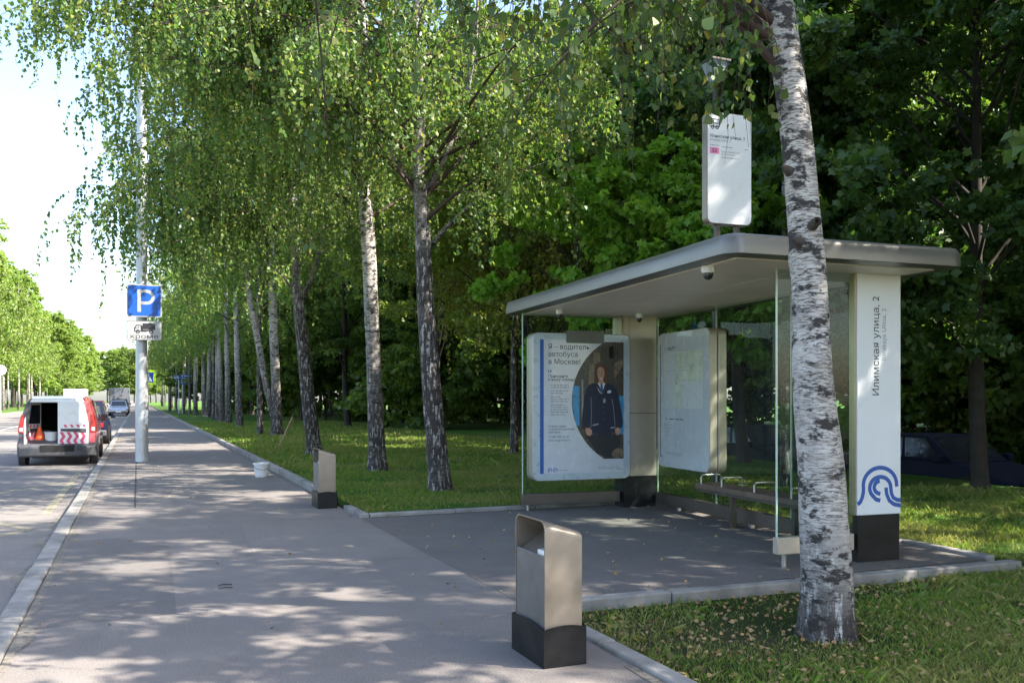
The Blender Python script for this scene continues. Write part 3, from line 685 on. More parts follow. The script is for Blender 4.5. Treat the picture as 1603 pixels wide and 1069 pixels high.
for i in range(8):
    c = copy_tree(proto_b[i % 3]); c.location = (5.2+rnd.uniform(-.6, .8), 150+i*13, .03); c.rotation_euler.z = i*2.1
    c['label'] = 'far birch of the close row down the footway, trunks overlapping'
# slim birch behind the shelter roof
simple_birch(D(1229, 640, 15)-Vector((0, 0, 1.3)), 15, 91, 'thin white birch trunk behind the shelter roof, half hidden by the nearest birch', 'birch2', tr=.075, z0=7, nrand=10, reach=3, leaf=.09, group=None)

# ---------------------------------------------------------------- park trees
gw = 'dark park trees behind the birch row'; lw = 'tall dark leafy tree in the shaded park behind the birches'
protos = [broadleaf('park_tree', lw, (12, 24, .03), 15+k*1.3, 4.3, 3.4-.3*k, 100+k, leaf=.15, nleaf=70000, group=gw, nclump=120) for k in range(3)]
spots = []
r2 = random.Random(8)
for i, X in enumerate((15, 20, 25.5, 31.5, 39)):
    for j in range(17):
        Y = 22 + j*6.3 + r2.uniform(-1.8, 1.8) + (i % 2)*3; x = X + r2.uniform(-1.8, 1.8)
        if i == 0 and Y < 33 or i == 1 and Y < 36 or i == 2 and Y < 30: continue
        spots.append((x, Y))
spots += [(28, 22), (30, 15), (33, 28), (28, 6), (35, -2), (36, 12), (26.5, -5), (26.4, .8), (27, 11), (26.3, 17), (27, 27), (13.1, 17.2), (20.2, -6), (21, 36), (10.5, 48), (10.4, 62), (10.2, 76), (10.3, 90), (9, 106), (9, 124), (9, 140), (12, 155), (10, 175), (9, 195), (12, 215)]  # includes trees added to shade the driveway and its cars
for i, (x, y) in enumerate(spots):
    c = protos[i] if i < 3 else copy_tree(protos[i % 3])
    if y < 30 and 24 < x < 31: c['label'] = 'dark tree beyond the driveway, crown widened to shade the parked cars'; c['group'] = 'trees beyond the driveway'
    elif x < 14: c['label'] = 'slim dark park tree standing close behind the birch row'; c['group'] = 'park trees close behind the birches'
    s = r2.uniform(.82, 1.15); c.location = (x, y, -.55 if x > 14 and y < 31 else .03); wx = 1.45 if 25 < x < 31 and y < 31 else 1; c.scale = (s*wx, s*wx, s*r2.uniform(.95, 1.1)); c.rotation_euler.z = r2.uniform(0, 6.28)  # wx spreads the crowns beyond the driveway for more shade
# unseen sparse trees added right of the frame to shade and dapple the stop
open_tree = broadleaf('park_tree', 'x', (0, 0, 0), 16, 4.4, 4.6, 140, leaf=.15, nleaf=32000, nclump=76)
for k, (x, y, H, cr) in enumerate(((11.5, -8.5, 13, 3.6), (12.8, 4.4, 15, 4.2), (16.0, -4, 16, 4.4), (8.8, 3.0, 13, 3.6))):
    c = open_tree if k == 0 else copy_tree(open_tree); c.location = (x, y, -.05); sH = H/16; c.scale = (sH, sH, sH); c.rotation_euler.z = k*1.7
    c['label'] = 'unseen leafy tree added on the near lawn to shade the stop'; c['group'] = 'unseen shade trees on the near lawn'
broadleaf('maple_tree', 'dark maple with a bare straight trunk between the parked cars and the shelter pylon', G(1535, 768, .0), 10.8, 4.2, 2.9, 301, 'leaf_maple', .115, 105000, .14, nclump=120, low=.12, wobble=.015)
broadleaf('maple_tree', 'maple behind the glass back wall, dark trunk seen through the pane', D(1236, 640, 19)-Vector((0, 0, 1.3)), 11, 3.6, 4.2, 303, 'leaf_maple', .115, 60000, .2, nclump=80)
# young bright maples behind the shelter and the yellow green weeping trees
for k, (px, d, H, lab) in enumerate(((1010, 15.5, 5.6, 'bright green maple sapling rising just behind the middle of the shelter roof'), (1120, 14.5, 5.2, 'light green young maple behind the route sign'), (915, 16.5, 5.9, 'pale green sapling above the far corner of the shelter roof'))):
    broadleaf('maple_sapling', lab, D(px, 625, d)-Vector((0, 0, EYE-.03)), H, 1.7, 1.9, 310+k, 'leaf_young', .11, 12000, .045, nclump=40)
simple_birch(D(805, 625, 24)-Vector((0, 0, EYE-.03)), 8.2, 95, 'small weeping tree with yellow green leaves left of the shelter', 'birch1', 'leaf_yellow', leaf=.09, tr=.11, z0=3.8, nrand=18, reach=3.2, group=None, dens=.8)
simple_birch(D(905, 625, 21)-Vector((0, 0, EYE-.03)), 7.4, 96, 'low yellow green weeping tree behind the far end of the shelter', 'birch1', 'leaf_yellow', leaf=.085, tr=.09, z0=3.6, nrand=14, reach=2.4, group=None, dens=.8)
M['leaf_linden'] = leafmat('linden_leaf', [(.12, .21, .045), (.17, .27, .05), (.27, .33, .06), (.12, .19, .04), (.33, .34, .07)], .5)
for k, (x, y, H, lab) in enumerate(((9.4, 21.0, 9.5, 'light green leafy tree between the second birch and the shelter'), (12.2, 19.0, 10.5, 'bright leafy tree above the middle of the shelter roof'), (13.6, 23.6, 11, 'light green tree rising behind the far end of the shelter'), (9.8, 30, 10.5, 'light green tree behind the second and third birches'))):
    broadleaf('linden_tree', lab, (x, y, .03), H, 3.3, 3.6, 350+k, 'leaf_linden', .12, 45000, .12, nclump=90)
# understorey bushes
bush0 = None
for i, (x, y, s) in enumerate(((14, 44, 1.2), (19, 52, 1.4), (12, 62, 1.3), (26, 44, 1.3), (33, 38, 1.5), (36, 24, 1.4), (37, 16, 1.5), (38, 8, 1.6), (38, 0, 1.6), (38.5, -8, 1.6), (27.6, 18.6, 1.2), (27.4, 22, 1.3), (28.2, 25.3, 1.3), (31, 23, 1.5), (31, 19, 1.4), (27.6, 15, 1.2), (22, 62, 1.5), (15, 78, 1.6), (12, 95, 1.6), (10, 115, 1.6), (30, 52, 1.5), (37, 32, 1.5))):
    if bush0 is None: bush0 = broadleaf('shrub', 'dense dark shrub filling the gap between park trunks', (x, y, 0), 4.2, 3.4, .3, 400, 'leaf_wood', .2, 16000, .05, group='shrubs under the park trees', nclump=60); c = bush0
    else: c = copy_tree(bush0)
    c['category'] = 'shrub'; c['label'] = 'dark shrub beyond the driveway behind the parked cars' if (x > 26 and y < 30) else c['label']; c['group'] = 'shrubs beyond the driveway' if (x > 26 and y < 30) else 'shrubs under the park trees'; c.location = (x, y, -.55 if x > 14 and y < 31 else .0); c.scale = (s, s*1.3, s); c.rotation_euler.z = i*1.1
# trees across the road
lf = 'sunlit green tree across the road'
fp = [simple_birch((-17, 150, 0), 20, 500, lf, 'birch2', 'leaf_far', leaf=.30, tr=.2, group='trees across the road', reach=5, z0=5.5, nrand=22, dens=.2),
      broadleaf('park_tree', lf, (-17, 165, 0), 21, 5.4, 4, 501, 'leaf_far', .36, 26000, .25, group='trees across the road', nclump=80),
      broadleaf('park_tree', lf, (-22, 140, 0), 18, 5.2, 2.5, 502, 'leaf_far', .36, 26000, .25, group='trees across the road', nclump=80)]
k = 0
for j in range(27):
    for X in (-17, -23, -31):
        Y = 112 + j*8.5 + r2.uniform(-3, 3)
        if X == -31 and j > 8: continue
        c = fp[k] if k < 3 else copy_tree(fp[k % 3])
        s = r2.uniform(.82, 1.12)*(1.18 if X != -17 else .95); c.location = (X+r2.uniform(-2, 2), Y, 0); c.scale = (s, s, s); c.rotation_euler.z = r2.uniform(0, 6); k += 1
for j in range(14):
    c = copy_tree(fp[1+j % 2]); c.location = (-13+j*2.3, 430+r2.uniform(-12, 20)+abs(j-6)*3, 0); c.rotation_euler.z = j; s = 1.15; c.scale = (s, s, s)
    c['label'] = 'distant tree closing the view at the end of the road'; c['group'] = 'trees at the end of the road'

# ---------------------------------------------------------------- grass and litter
def blades(name, label, regions, seed):
    rs = np.random.RandomState(seed); Vs = []
    for (x0, x1, y0, y1, z, n, h0, h1, w, fn) in regions:
        p = np.stack([rs.uniform(x0, x1, n), rs.uniform(y0, y1, n), np.full(n, z)], 1)
        tuft = np.sin(p[:, 0]*2.3+np.sin(p[:, 1]*1.7)*2)+np.sin(p[:, 1]*2.9+p[:, 0]*.7)+rs.normal(size=n)*.7
        keep = tuft > -.9
        if z < 0: keep &= rs.uniform(size=n) < np.clip(.3+.55*((p[:, 0]-3.0)/1.6+(4.3-p[:, 1])/1.5), .3, 1)
        if fn is not None: keep &= fn(p)
        p = p[keep]; tuft = tuft[keep]; n = len(p)
        h = rs.uniform(h0, h1, n)*(1+.18*np.clip(tuft, -1, 2)); long_ = rs.uniform(size=n) < .03; h[long_] *= 1.9
        a = rs.uniform(0, 2*PI, n); s = np.stack([np.cos(a), np.sin(a), a*0], 1)*w*.5
        lean = rs.normal(size=(n, 3))*.45; lean[:, 2] = 0
        V = np.empty((n, 4, 3)); V[:, 0] = p-s; V[:, 1] = p+s
        mid = p+lean*h[:, None]*.35; mid[:, 2] = z+h*.6; tip = p+lean*h[:, None]; tip[:, 2] = z+h*.95
        V[:, 2] = tip+s*.1; V[:, 3] = mid-s*.9
        Vs.append(V.reshape(-1, 3))
    V = np.concatenate(Vs); me = nmesh(name, V, np.arange(len(V)).reshape(-1, 4), [M['blade']])
    return tag(link(bpy.data.objects.new(name, me)), label, 'grass', kind='stuff')
away = lambda p: (np.hypot(p[:, 0]-b0.x, p[:, 1]-b0.y) > .2) & ~((p[:, 1] > 5.35) & (p[:, 0] > 3.9) & (p[:, 0] < 6.3) & (np.random.RandomState(1).uniform(size=len(p)) < .8))
blades('grass', 'short lawn grass around the nearest birch and the bay', [
    (EX+.14, 9.5, 2.0, 5.85, -.07, 190000, .012, .045, .0038, away), (BX+.15, 13, 5.9, 11.5, 0, 80000, .02, .07, .008, None)], 5)
blades('grass', 'lawn grass between the footway kerb and the park trees', [
    (EX+.13, 12, 11.4, 18, .035, 110000, .015, .055, .009, None), (EX+.13, 13.8, 18, 30, .035, 60000, .03, .08, .02, None), (EX+.13, 12, 30, 60, .035, 40000, .04, .1, .04, None)], 6)
rs = np.random.RandomState(9); n = 4600
p = np.stack([rs.uniform(EX+.1, 9, n), rs.uniform(2.2, 5.8, n), np.full(n, -.06)+rs.uniform(0, .03, n)], 1); w = rs.uniform(size=n) < np.clip(1.15-.5*((p[:, 0]-3.2)/1.8+(4.4-p[:, 1])/1.5), .12, 1)
p = p[w]; n = 900; p2 = np.stack([rs.uniform(EX+.1, 10, n), rs.uniform(11.4, 26, n), np.full(n, .05)], 1)
p3 = np.stack([rs.uniform(KX, EX, 110), rs.uniform(3, 24, 110), np.full(110, .006)], 1); p4 = np.stack([rs.uniform(EX, BX, 120), rs.uniform(B0, B1, 120), np.full(120, .006)], 1)
p = np.concatenate([p, p2, p3, p4]); n = len(p); d = rs.normal(size=(n, 3)); d[:, 2] *= .12
sz = rs.uniform(.015, .045, n); me = leaf_mesh('fallen_leaves', p, d, sz, sz*.75, M['deadleaf'], rs, shape='birch')
tag(link(bpy.data.objects.new('fallen_leaves', me)), 'dry yellow brown leaves scattered over grass and paving', 'fallen leaves', kind='stuff')
rs = np.random.RandomState(14); wc = []; wd = []
for i in range(150):
    x, y = rs.uniform(EX+.2, 8.5), rs.uniform(2.4, 5.7)
    for k in range(rs.randint(4, 9)):
        a = rs.uniform(0, 2*PI); wc.append((x, y, -.065)); wd.append((math.cos(a), math.sin(a), rs.uniform(.15, .9)))
sz = rs.uniform(.05, .11, len(wc)); me = leaf_mesh('weeds', np.array(wc), np.array(wd), sz, sz*.42, M['blade'], rs, shape='birch')
tag(link(bpy.data.objects.new('weeds', me)), 'low broad leaved weeds growing through the near grass', 'weeds', kind='stuff')


M['railgrey'] = mat('grey_green_plate', (.16, .17, .15), .6, 0)
# ---------------------------------------------------------------- bus shelter
M['brass'] = mat('olive_trim_metal', (.26, .235, .14), .35, .6, var=.1)
SR = R(-3.5); SP0 = G(1342, 880); SP0 = Vector((SP0.x, SP0.y, 0))
shelter = empty('bus_shelter', SP0, SR, 'beige metal and glass bus shelter with a wide flat roof on two pylons', 'bus shelter')
def XZ(y):                                     # sheet facing -Y at depth y
    return lambda u, v, w: (u, w+y, v)
def ident(u, v, q): return (u, v, q)
VF = 4.5
# roof: a slab with a rounded bull-nose rim and rounded corners in plan
RX0, RX1, RY0, RY1, RZ = -1.73, .74, -.56, 5.08, 2.672
def plan(off, r=.16, n=6):
    x0, x1, y0, y1 = RX0+off, RX1-off, RY0+off, RY1-off; rr = max(.01, r-off*.8)
    return rrect(x0, x1, y0, y1, rr, n)
prof = [(.20, .0), (.03, .0), (.004, .002), (.0, .006), (.0, .06), (.004, .11), (.014, .145), (.032, .166), (.06, .174), (.20, .176)]
g = MB(); rings = [[(x, y, RZ+h) for x, y in plan(o)] for o, h in prof]; nn_ = len(rings[0])
for rg in rings: g.v += rg
for i in range(len(rings)-1):
    for k in range(nn_):
        g.f.append((i*nn_+k, i*nn_+(k+1) % nn_, (i+1)*nn_+(k+1) % nn_, (i+1)*nn_+k)); g.mi.append(0)
roof = g.build('roof', M['fascia'], shelter, smooth=True)
g = MB(); g.prism(plan(.195), ident, RZ+.12, RZ+.170); g.build('roof_cover', M['roofskin'], roof)
g = MB(); ys = [RY0+.195, .62, 1.75, 2.88, 4.0, RY1-.195]
for a, b in zip(ys, ys[1:]):
    for c, d in ((RX0+.195, -.58), (-.58, RX1-.195)): g.box(c+.006, d-.006, a+.006, b-.006, RZ-.008, RZ+.02)
g.build('ceiling_panel', M['soffit'], roof)
g = MB(); g.box(RX0+.196, RX1-.196, RY0+.196, RY1-.196, RZ+.002, RZ+.015); g.build('ceiling_backing', M['dark'], roof)
def pylon(x0, x1, y0, y1, seam):
    g = MB(); g.box(x0, x1, y0, y1, .43, RZ-.004); body = g.build('pylon', M['white'] if not seam else M['beige'], shelter, bevel=.006)
    g = MB(); g.box(x0+.012, x1-.012, y0+.006, y1-.006, -.02, .43); g.build('pylon_base', M['black'], body)
    g = MB(); g.box(x0-.022, x0-.0005, y0+.012, y1, .43, RZ-.004); g.build('edge_trim', M['brass'], body, bevel=.003)
    if seam:
        g = MB(); g.box(x0-.001, x1+.001, y0-.001, y1, 1.303, 1.311); g.build('panel_seam', M['dark'], body)
        g = MB(); g.box(x0+.09, x0+.094, y0-.001, y0+.003, .43, RZ); g.build('panel_seam', M['dark'], body)
    return body

py1 = pylon(0, .50, 0, .085, False)
py2 = pylon(-.16, .36, VF, VF+.3, True)
# vertical lettering on the near pylon face: reads upwards
fn = lambda x, y: (.17-y+.06, -.0018, 1.55+x)
text_mesh([('Илимская улица, 2', .103, .0, .0)], 'lettering', M['ink'], py1, lambda x, y: (.245-y, -.0018, 1.53+x), offset=.0)
text_mesh([('Ilimskaya Ulitsa, 2', .068, .0, .0)], 'lettering', M['greyink'], py1, lambda x, y: (.325-y, -.0018, 1.86+x))
k = .50/157                                    # emblem drawn in units of the face width /157
def ex(u): return (u-55)*k
def ez(v): return .43+(885-v)*k*.84
g = MB(); W = 12*k
def stroke(pts): ribbon(g, [(ex(a), ez(b)) for a, b in pts], W, XZ(-.0022), 0, .002)
def parc(cx, cy, r, a0, a1, n=18): return [(cx+r*math.cos(R(a0+(a1-a0)*i/n)), cy-r*math.sin(R(a0+(a1-a0)*i/n))) for i in range(n+1)]
stroke([(56.5, 846), (66, 838), (72, 824), (76, 806)]+parc(136, 782, 60, 188, 0)+[(197, 790)])
stroke([(137, 836), (122, 832)]+parc(137, 792, 38, 225, 0)+[(177, 812), (184, 828), (197, 836), (211, 838)])
stroke([(137, 814)]+parc(137, 790, 22, 240, 95))
stroke([(158, 792), (160, 815), (170, 838), (186, 851), (211, 857)])
g.build('emblem', M['blue'], py1)

def glass(name, x0, x1, y0, y1, z0, z1, parent=shelter):
    g = MB(); g.box(x0, x1, y0, y1, z0, z1); return g.build(name, M['glass'], parent)
# back wall of three panes
GX = .375
for a, b in ((.10, 1.48), (1.50, 2.98), (3.0, VF-.005)):
    gp = glass('back_pane', GX, GX+.01, a, b, .20, RZ-.01)
    g = MB(); g.box(GX-.002, GX+.012, b, b+.012, .20, RZ-.01); g.build('glass_edge', M['glassedge'], gp)
g = MB(); g.box(GX-.035, GX+.045, .10, VF-.01, .045, .20); rail = g.build('bottom_rail', M['railm'], shelter, bevel=.005)
for y in (.6, 2.2, 3.9):
    g = MB(); g.box(GX-.02, GX+.03, y, y+.05, -.01, .046); g.build('rail_foot', M['steel2'], rail)
# end panes
def end_pane(x0, x1, y, z0):
    gp = glass('end_pane', x0, x1, y, y+.01, z0+.13, RZ-.01)
    g = MB(); g.box(x0-.012, x0, y-.002, y+.012, z0+.13, RZ-.01); g.build('glass_edge', M['glassedge'], gp)
    g = MB(); g.box(x0-.02, x1, y-.035, y+.045, z0, z0+.15); rl = g.build('bottom_rail', M['railm'] if y > 2 else M['beige'], shelter, bevel=.006)
    g = MB(); g.lathe([(.022, -.01), (.022, z0+.001)], (x0+.07, y+.005, 0), n=12); g.build('rail_foot', M['steel2'], rl)
end_pane(-1.60, -.165, VF+.12, .075); end_pane(-.835, -.025, .045, .115)
# ceiling cameras
for (x, y, r_) in ((-1.50, .12, .062), (-1.30, 4.05, .05), (-.07, 4.2, .05)):
    g = MB(); g.lathe([(r_, RZ-.004), (r_, RZ-.05), (r_*.86, RZ-.065)], (x, y, 0)); cm = g.build('security_camera', M['signwhite'], shelter, smooth=True)
    g = MB(); g.lathe([(r_*.72, RZ-.06), (r_*.70, RZ-.085), (r_*.5, RZ-.112), (r_*.2, RZ-.124)], (x, y, 0)); g.build('dome_lens', M['carglass'], cm, smooth=True)

def lightbox(name, label, cat, w, h, t, parent_loc, rz):
    """display case: two rounded shells back to back and a glazed front facing local -Y; origin bottom centre"""
    root = empty(name, parent_loc, rz, label, cat)
    g = MB(); g.prism(rrect(-w/2, w/2, 0, h, .09), XZ(0), .0, t*.46); g.build('front_shell', M['beige'], root, bevel=.012)
    g = MB(); g.prism(rrect(-w/2, w/2, 0, h, .09), XZ(0), t*.50, t); g.build('rear_shell', M['beige'], root, bevel=.012)
    g = MB(); g.prism(rrect(-w/2+.02, w/2-.02, .02, h-.02, .08), XZ(0), t*.45, t*.51); g.build('joint', M['dark'], root)
    return root
def sloc(u, v, z): 
    c, s = math.cos(SR), math.sin(SR); return Vector((SP0.x+u*c-v*s, SP0.y+u*s+v*c, z))
# --- advertisement case on the far end pane
AW, AH = 1.45, 2.0; AT = .24
ad = lightbox('advertising_display', 'pale blue framed advertising case with a bus driver poster on the far end pane', 'advertising display', AW, AH, AT, sloc(-.785, VF-.01, .40), SR)
g = MB(); g.prism(rrect(-AW/2+.008, AW/2-.008, .008, AH-.008, .085), XZ(0), -.004, -.0005)
g.build('frame', M['frameblue'], ad, bevel=.0015)
ax = lambda u: (u-390)/660*AW; az = lambda v: (1050-v)/1010*AH
def sheet(poly, name, m, y, parent=ad):
    g = MB(); g.prism([(ax(a), az(b)) for a, b in poly], XZ(y), 0, .0008); return g.build(name, m, parent)
poster = sheet([(107, 88), (673, 88), (673, 1000), (107, 1000)], 'poster', M['paper'], -.0062)
sheet([(107, 88), (131, 88), (131, 1000), (107, 1000)], 'blue_stripe', M['blue'], -.0072, poster)
cx_, cy_, cr_ = 802, 503, 484
left = []
for i in range(29):
    y = 95+(908-95)*i/28; left.append((cx_-math.sqrt(max(0, cr_**2-(y-cy_)**2)), y))
pic = sheet(left+[(672, 908), (672, 95)], 'poster_picture', M['printdark'], -.0074, poster)
def chaikin(p, n=2):
    for _ in range(n):
        q = []
        for i in range(len(p)):
            a, b = p[i], p[(i+1) % len(p)]; q += [(a[0]*.75+b[0]*.25, a[1]*.75+b[1]*.25), (a[0]*.25+b[0]*.75, a[1]*.25+b[1]*.75)]
        p = q
    return p
def psheet(poly, name, m, lv):
    if lv >= 2: poly = chaikin(poly)
    return sheet(poly, name, m, -.0074-.0009*lv, pic)
psheet([(465, 170), (510, 170), (510, 235), (465, 255)], 'printed_window', M['printbrown'], 1)
psheet([(570, 130), (600, 120), (604, 210), (572, 210)], 'printed_lamp', M['cavity'], 1)
psheet([(610, 240), (668, 210), (668, 250), (612, 350), (604, 330)], 'printed_panel', M['printbrown'], 1)
psheet([(436, 250), (470, 240), (470, 400), (430, 395)], 'printed_panel', M['printbrown'], 1)
psheet([(325, 402), (368, 402), (368, 680), (345, 668), (330, 590), (321, 500)], 'printed_bus', M['printblue'], 1)
psheet([(640, 470), (671, 470), (671, 740), (650, 735)], 'printed_bus', M['printblue'], 1)
psheet([(383, 360), (394, 360), (396, 640), (385, 640)], 'printed_rail', M['greyink'], 1)
psheet([(408, 740), (650, 740), (640, 900), (585, 904), (560, 905), (480, 850)], 'printed_trousers', M['ink'], 1)
psheet([(590, 850), (640, 830), (668, 850), (668, 900), (590, 903)], 'printed_seat', M['printbrown'], 2)
# the driver on the poster
psheet([(480, 300), (490, 265), (515, 247), (545, 255), (560, 290), (566, 350), (560, 392), (480, 392), (472, 355)], 'printed_hair', M['hair'], 2)
psheet([(487, 375), (545, 375), (552, 420), (520, 470), (485, 415)], 'printed_shirt', M['paper'], 3)
psheet([(500, 345), (530, 345), (532, 382), (515, 392), (500, 382)], 'printed_neck', M['skin'], 4)
psheet([(487, 300), (492, 280), (508, 268), (530, 276), (540, 300), (538, 335), (524, 362), (507, 366), (492, 345)], 'printed_face', M['skin'], 5)
psheet([(508, 352), (518, 350), (526, 346), (520, 355), (512, 357)], 'printed_mouth', M['signwhite'], 6)
for ex_ in (502, 522): psheet([(ex_-5, 308), (ex_+5, 306), (ex_+5, 311), (ex_-5, 312)], 'printed_eye', M['hair'], 6)
psheet([(511, 383), (524, 383), (530, 430), (520, 448), (510, 430)], 'printed_tie', M['blue'], 4)
psheet([(430, 395), (480, 372), (516, 462), (552, 375), (610, 398), (636, 470), (662, 600), (668, 690), (640, 700), (622, 690), (612, 640), (618, 738), (440, 742), (448, 640), (440, 695), (390, 690), (384, 640), (396, 520), (412, 430)], 'printed_jacket', M['navy'], 3)
psheet([(405, 690), (442, 693), (455, 715), (448, 745), (428, 748), (412, 730)], 'printed_hand', M['skin'], 4)
psheet([(615, 690), (646, 692), (650, 720), (640, 745), (620, 742), (610, 715)], 'printed_hand', M['skin'], 4)
for pts in (((446, 480), (450, 560), (446, 690)), ((590, 490), (602, 560), (612, 680))):
    g = MB(); ribbon(g, [(ax(a), az(b)) for a, b in pts], .006, XZ(-.0074-.0036), 0, .0008); g.build('printed_piping', M['greyink'], pic)
psheet([(497, 296), (506, 294), (506, 297), (497, 299)], 'printed_brow', M['hair'], 6); psheet([(517, 293), (528, 294), (528, 297), (517, 297)], 'printed_brow', M['hair'], 6)
psheet([(512, 310), (516, 310), (518, 330), (509, 331)], 'printed_nose', M['printbrown'], 6)
psheet([(478, 300), (487, 285), (492, 330), (490, 375), (476, 395), (468, 370)], 'printed_hair', M['hair'], 6); psheet([(537, 285), (552, 290), (562, 350), (556, 398), (540, 385), (541, 340)], 'printed_hair', M['hair'], 6)
psheet([(492, 380), (512, 420), (520, 458), (500, 425), (478, 386)], 'printed_lapel', M['ink'], 4); psheet([(546, 378), (530, 425), (520, 458), (536, 440), (556, 385)], 'printed_lapel', M['ink'], 4)
for k_ in (500, 545, 590, 630): psheet([(527, k_), (531, k_), (531, k_+5), (527, k_+5)], 'printed_button', M['greyink'], 4)
psheet([(556, 436), (585, 430), (585, 450), (558, 452)], 'printed_badge', M['paper'], 4)
psheet([(530, 490), (545, 485), (548, 520), (528, 520)], 'printed_badge', M['greyink'], 4)
psheet([(455, 668), (500, 660), (502, 668), (457, 680)], 'printed_pocket', M['greyink'], 4)
psheet([(578, 690), (614, 682), (615, 692), (580, 700)], 'printed_pocket', M['greyink'], 4)
u_ = AW/660
tf = lambda x, y: (x, -.0066, y)
text_mesh([('Я – водитель', 45*u_, ax(160), az(152)), ('автобуса', 45*u_, ax(160), az(203)), ('в Москве!', 45*u_, ax(160), az(254))], 'lettering', M['ink'], poster, tf, offset=.0)
text_mesh([('“', 62*u_, ax(158), az(340)), ('Приходите', 25*u_, ax(160), az(345)), ('в нашу команду', 25*u_, ax(160), az(368))], 'lettering', M['ink'], poster, tf, offset=.008)
text_mesh([('Контакт-центр', 17*u_, ax(162), az(684)), ('по работе водителей', 17*u_, ax(162), az(704)), ('регионов', 17*u_, ax(162), az(724)), ('+7 495 950 42 42', 19*u_, ax(162), az(757)), ('www.mosgortrans.ru', 17*u_, ax(162), az(779))], 'lettering', M['ink'], poster, tf)
def bars(rows, name, m, parent, fnx, fnz, y, hh, seed):
    r = random.Random(seed); g = MB()
    for (x0, x1, z) in rows:
        x = x0
        while x < x1-4:
            w = min(r.uniform(10, 34), x1-x); g.prism([(fnx(x), fnz(z)), (fnx(x+w-4), fnz(z)), (fnx(x+w-4), fnz(z-hh)), (fnx(x), fnz(z-hh))], XZ(y), 0, .0006); x += w+2
    return g.build(name, m, parent)
bars([(176, 176+w, z) for z, w in ((402, 125), (417, 130), (440, 128), (456, 85), (480, 75), (496, 130), (512, 120), (536, 105), (552, 118), (568, 120), (585, 122), (603, 100))], 'small_print', M['greyink'], poster, ax, az, -.0068, 7, 3)
bars([(498, 560, 966), (575, 640, 966), (498, 672, 978), (625, 672, 988), (232, 290, 980)], 'small_print', M['greyink'], poster, ax, az, -.0068, 5, 4)
g = MB()
for cx2 in (172, 208):
    ribbon(g, arc(ax(cx2), az(978), 13*u_, -40, 270, 18), 4*u_, XZ(-.0066), 0, .0006)
    ribbon(g, arc(ax(cx2), az(980), 6*u_, -20, 200, 10), 4*u_, XZ(-.0066), 0, .0006)
g.build('emblem', M['blue'], poster)
g = MB(); g.prism([(ax(280), az(22)), (ax(535), az(22)), (ax(535), az(108)), (ax(280), az(108))], XZ(-.016), 0, .004); g.build('cover_plate', M['railgrey'], ad, bevel=.002)

# --- route map case on the back wall, facing the footway
BW, BH, BT = 1.31, 1.81, .25
bd = lightbox('route_map_display', 'white route map case with rounded corners hanging on the glass back wall', 'map display', BW, BH, BT, sloc(.24, 3.575, .585), SR-PI/2)
g = MB(); g.prism(rrect(-BW/2+.006, BW/2-.006, .006, BH-.006, .085), XZ(0), -.004, -.0005); fr_b = g.build('board_face', M['board'], bd, bevel=.0015)
g = MB(); rr = rrect(-BW/2+.07, BW/2-.07, .13, BH-.14, .03); 
ribbon(g, [(-BW/2+.075, BH-.15), (-BW/2+.07, BH-.2), (-BW/2+.07, .2), (-BW/2+.075, .15), (-BW/2+.11, .135)], .014, XZ(-.0055), 0, .001); g.build('door_groove', M['dark'], fr_b)
bx = lambda u: (u-215)/330*BW; bz = lambda v: BH-(v-75)/935*BH
def bsheet(x0, x1, y0, y1, name, m, lv=0):
    g = MB(); g.prism([(bx(x0), bz(y1)), (bx(x1), bz(y1)), (bx(x1), bz(y0)), (bx(x0), bz(y0))], XZ(-.0058-.001*lv), 0, .0008); return g.build(name, m, fr_b)
bsheet(92, 345, 212, 600, 'city_map', M['mapgrey']); bsheet(165, 215, 215, 600, 'map_area', M['mapgreen'], 1); bsheet(225, 340, 215, 420, 'map_area', M['mapgreen'], 1)
g = MB(); rr_ = random.Random(2)
for i in range(16):
    x, z = rr_.uniform(95, 335), rr_.uniform(220, 590); a = rr_.choice((0, 0, 1.57, .6)); L_ = rr_.uniform(30, 110)
    p1 = (bx(min(340, max(95, x+L_*math.cos(a)))), bz(min(595, max(215, z+L_*math.sin(a)*1.5)))); ribbon(g, [(bx(x), bz(z)), p1], .006, XZ(-.0078), 0, .0006)
g.build('map_streets', M['board'], fr_b)
bars([(118, 180, 184), (118, 160, 196), (130, 225, 676)], 'small_print', M['ink'], fr_b, bx, bz, -.0068, 6, 5)
bars([(95, 150, 715+k*24) for k in range(4)]+[(168, 182, 705+k*23) for k in range(8)]+[(196, 210, 705+k*23) for k in range(8)]+[(222, 236, 715+k*24) for k in range(4)]+[(95, 215, 908), (130, 215, 920)], 'small_print', M['greyink'], fr_b, bx, bz, -.0068, 5, 6)
g = MB(); g.lathe([(.012, -.0078), (.012, -.0062)], (bx(177), 0, bz(430)), 'y', 12)
g.v = [(x, y, z) for x, y, z in g.v]; g.build('position_dot', M['ink'], fr_b)
g = MB(); g.lathe([(.02, -.0075), (.02, -.0062)], (bx(98), 0, bz(186)), 'y', 12); g.lathe([(.02, -.0075), (.02, -.0062)], (bx(105), 0, bz(672)), 'y', 12); g.build('emblem', M['greyink'], fr_b)

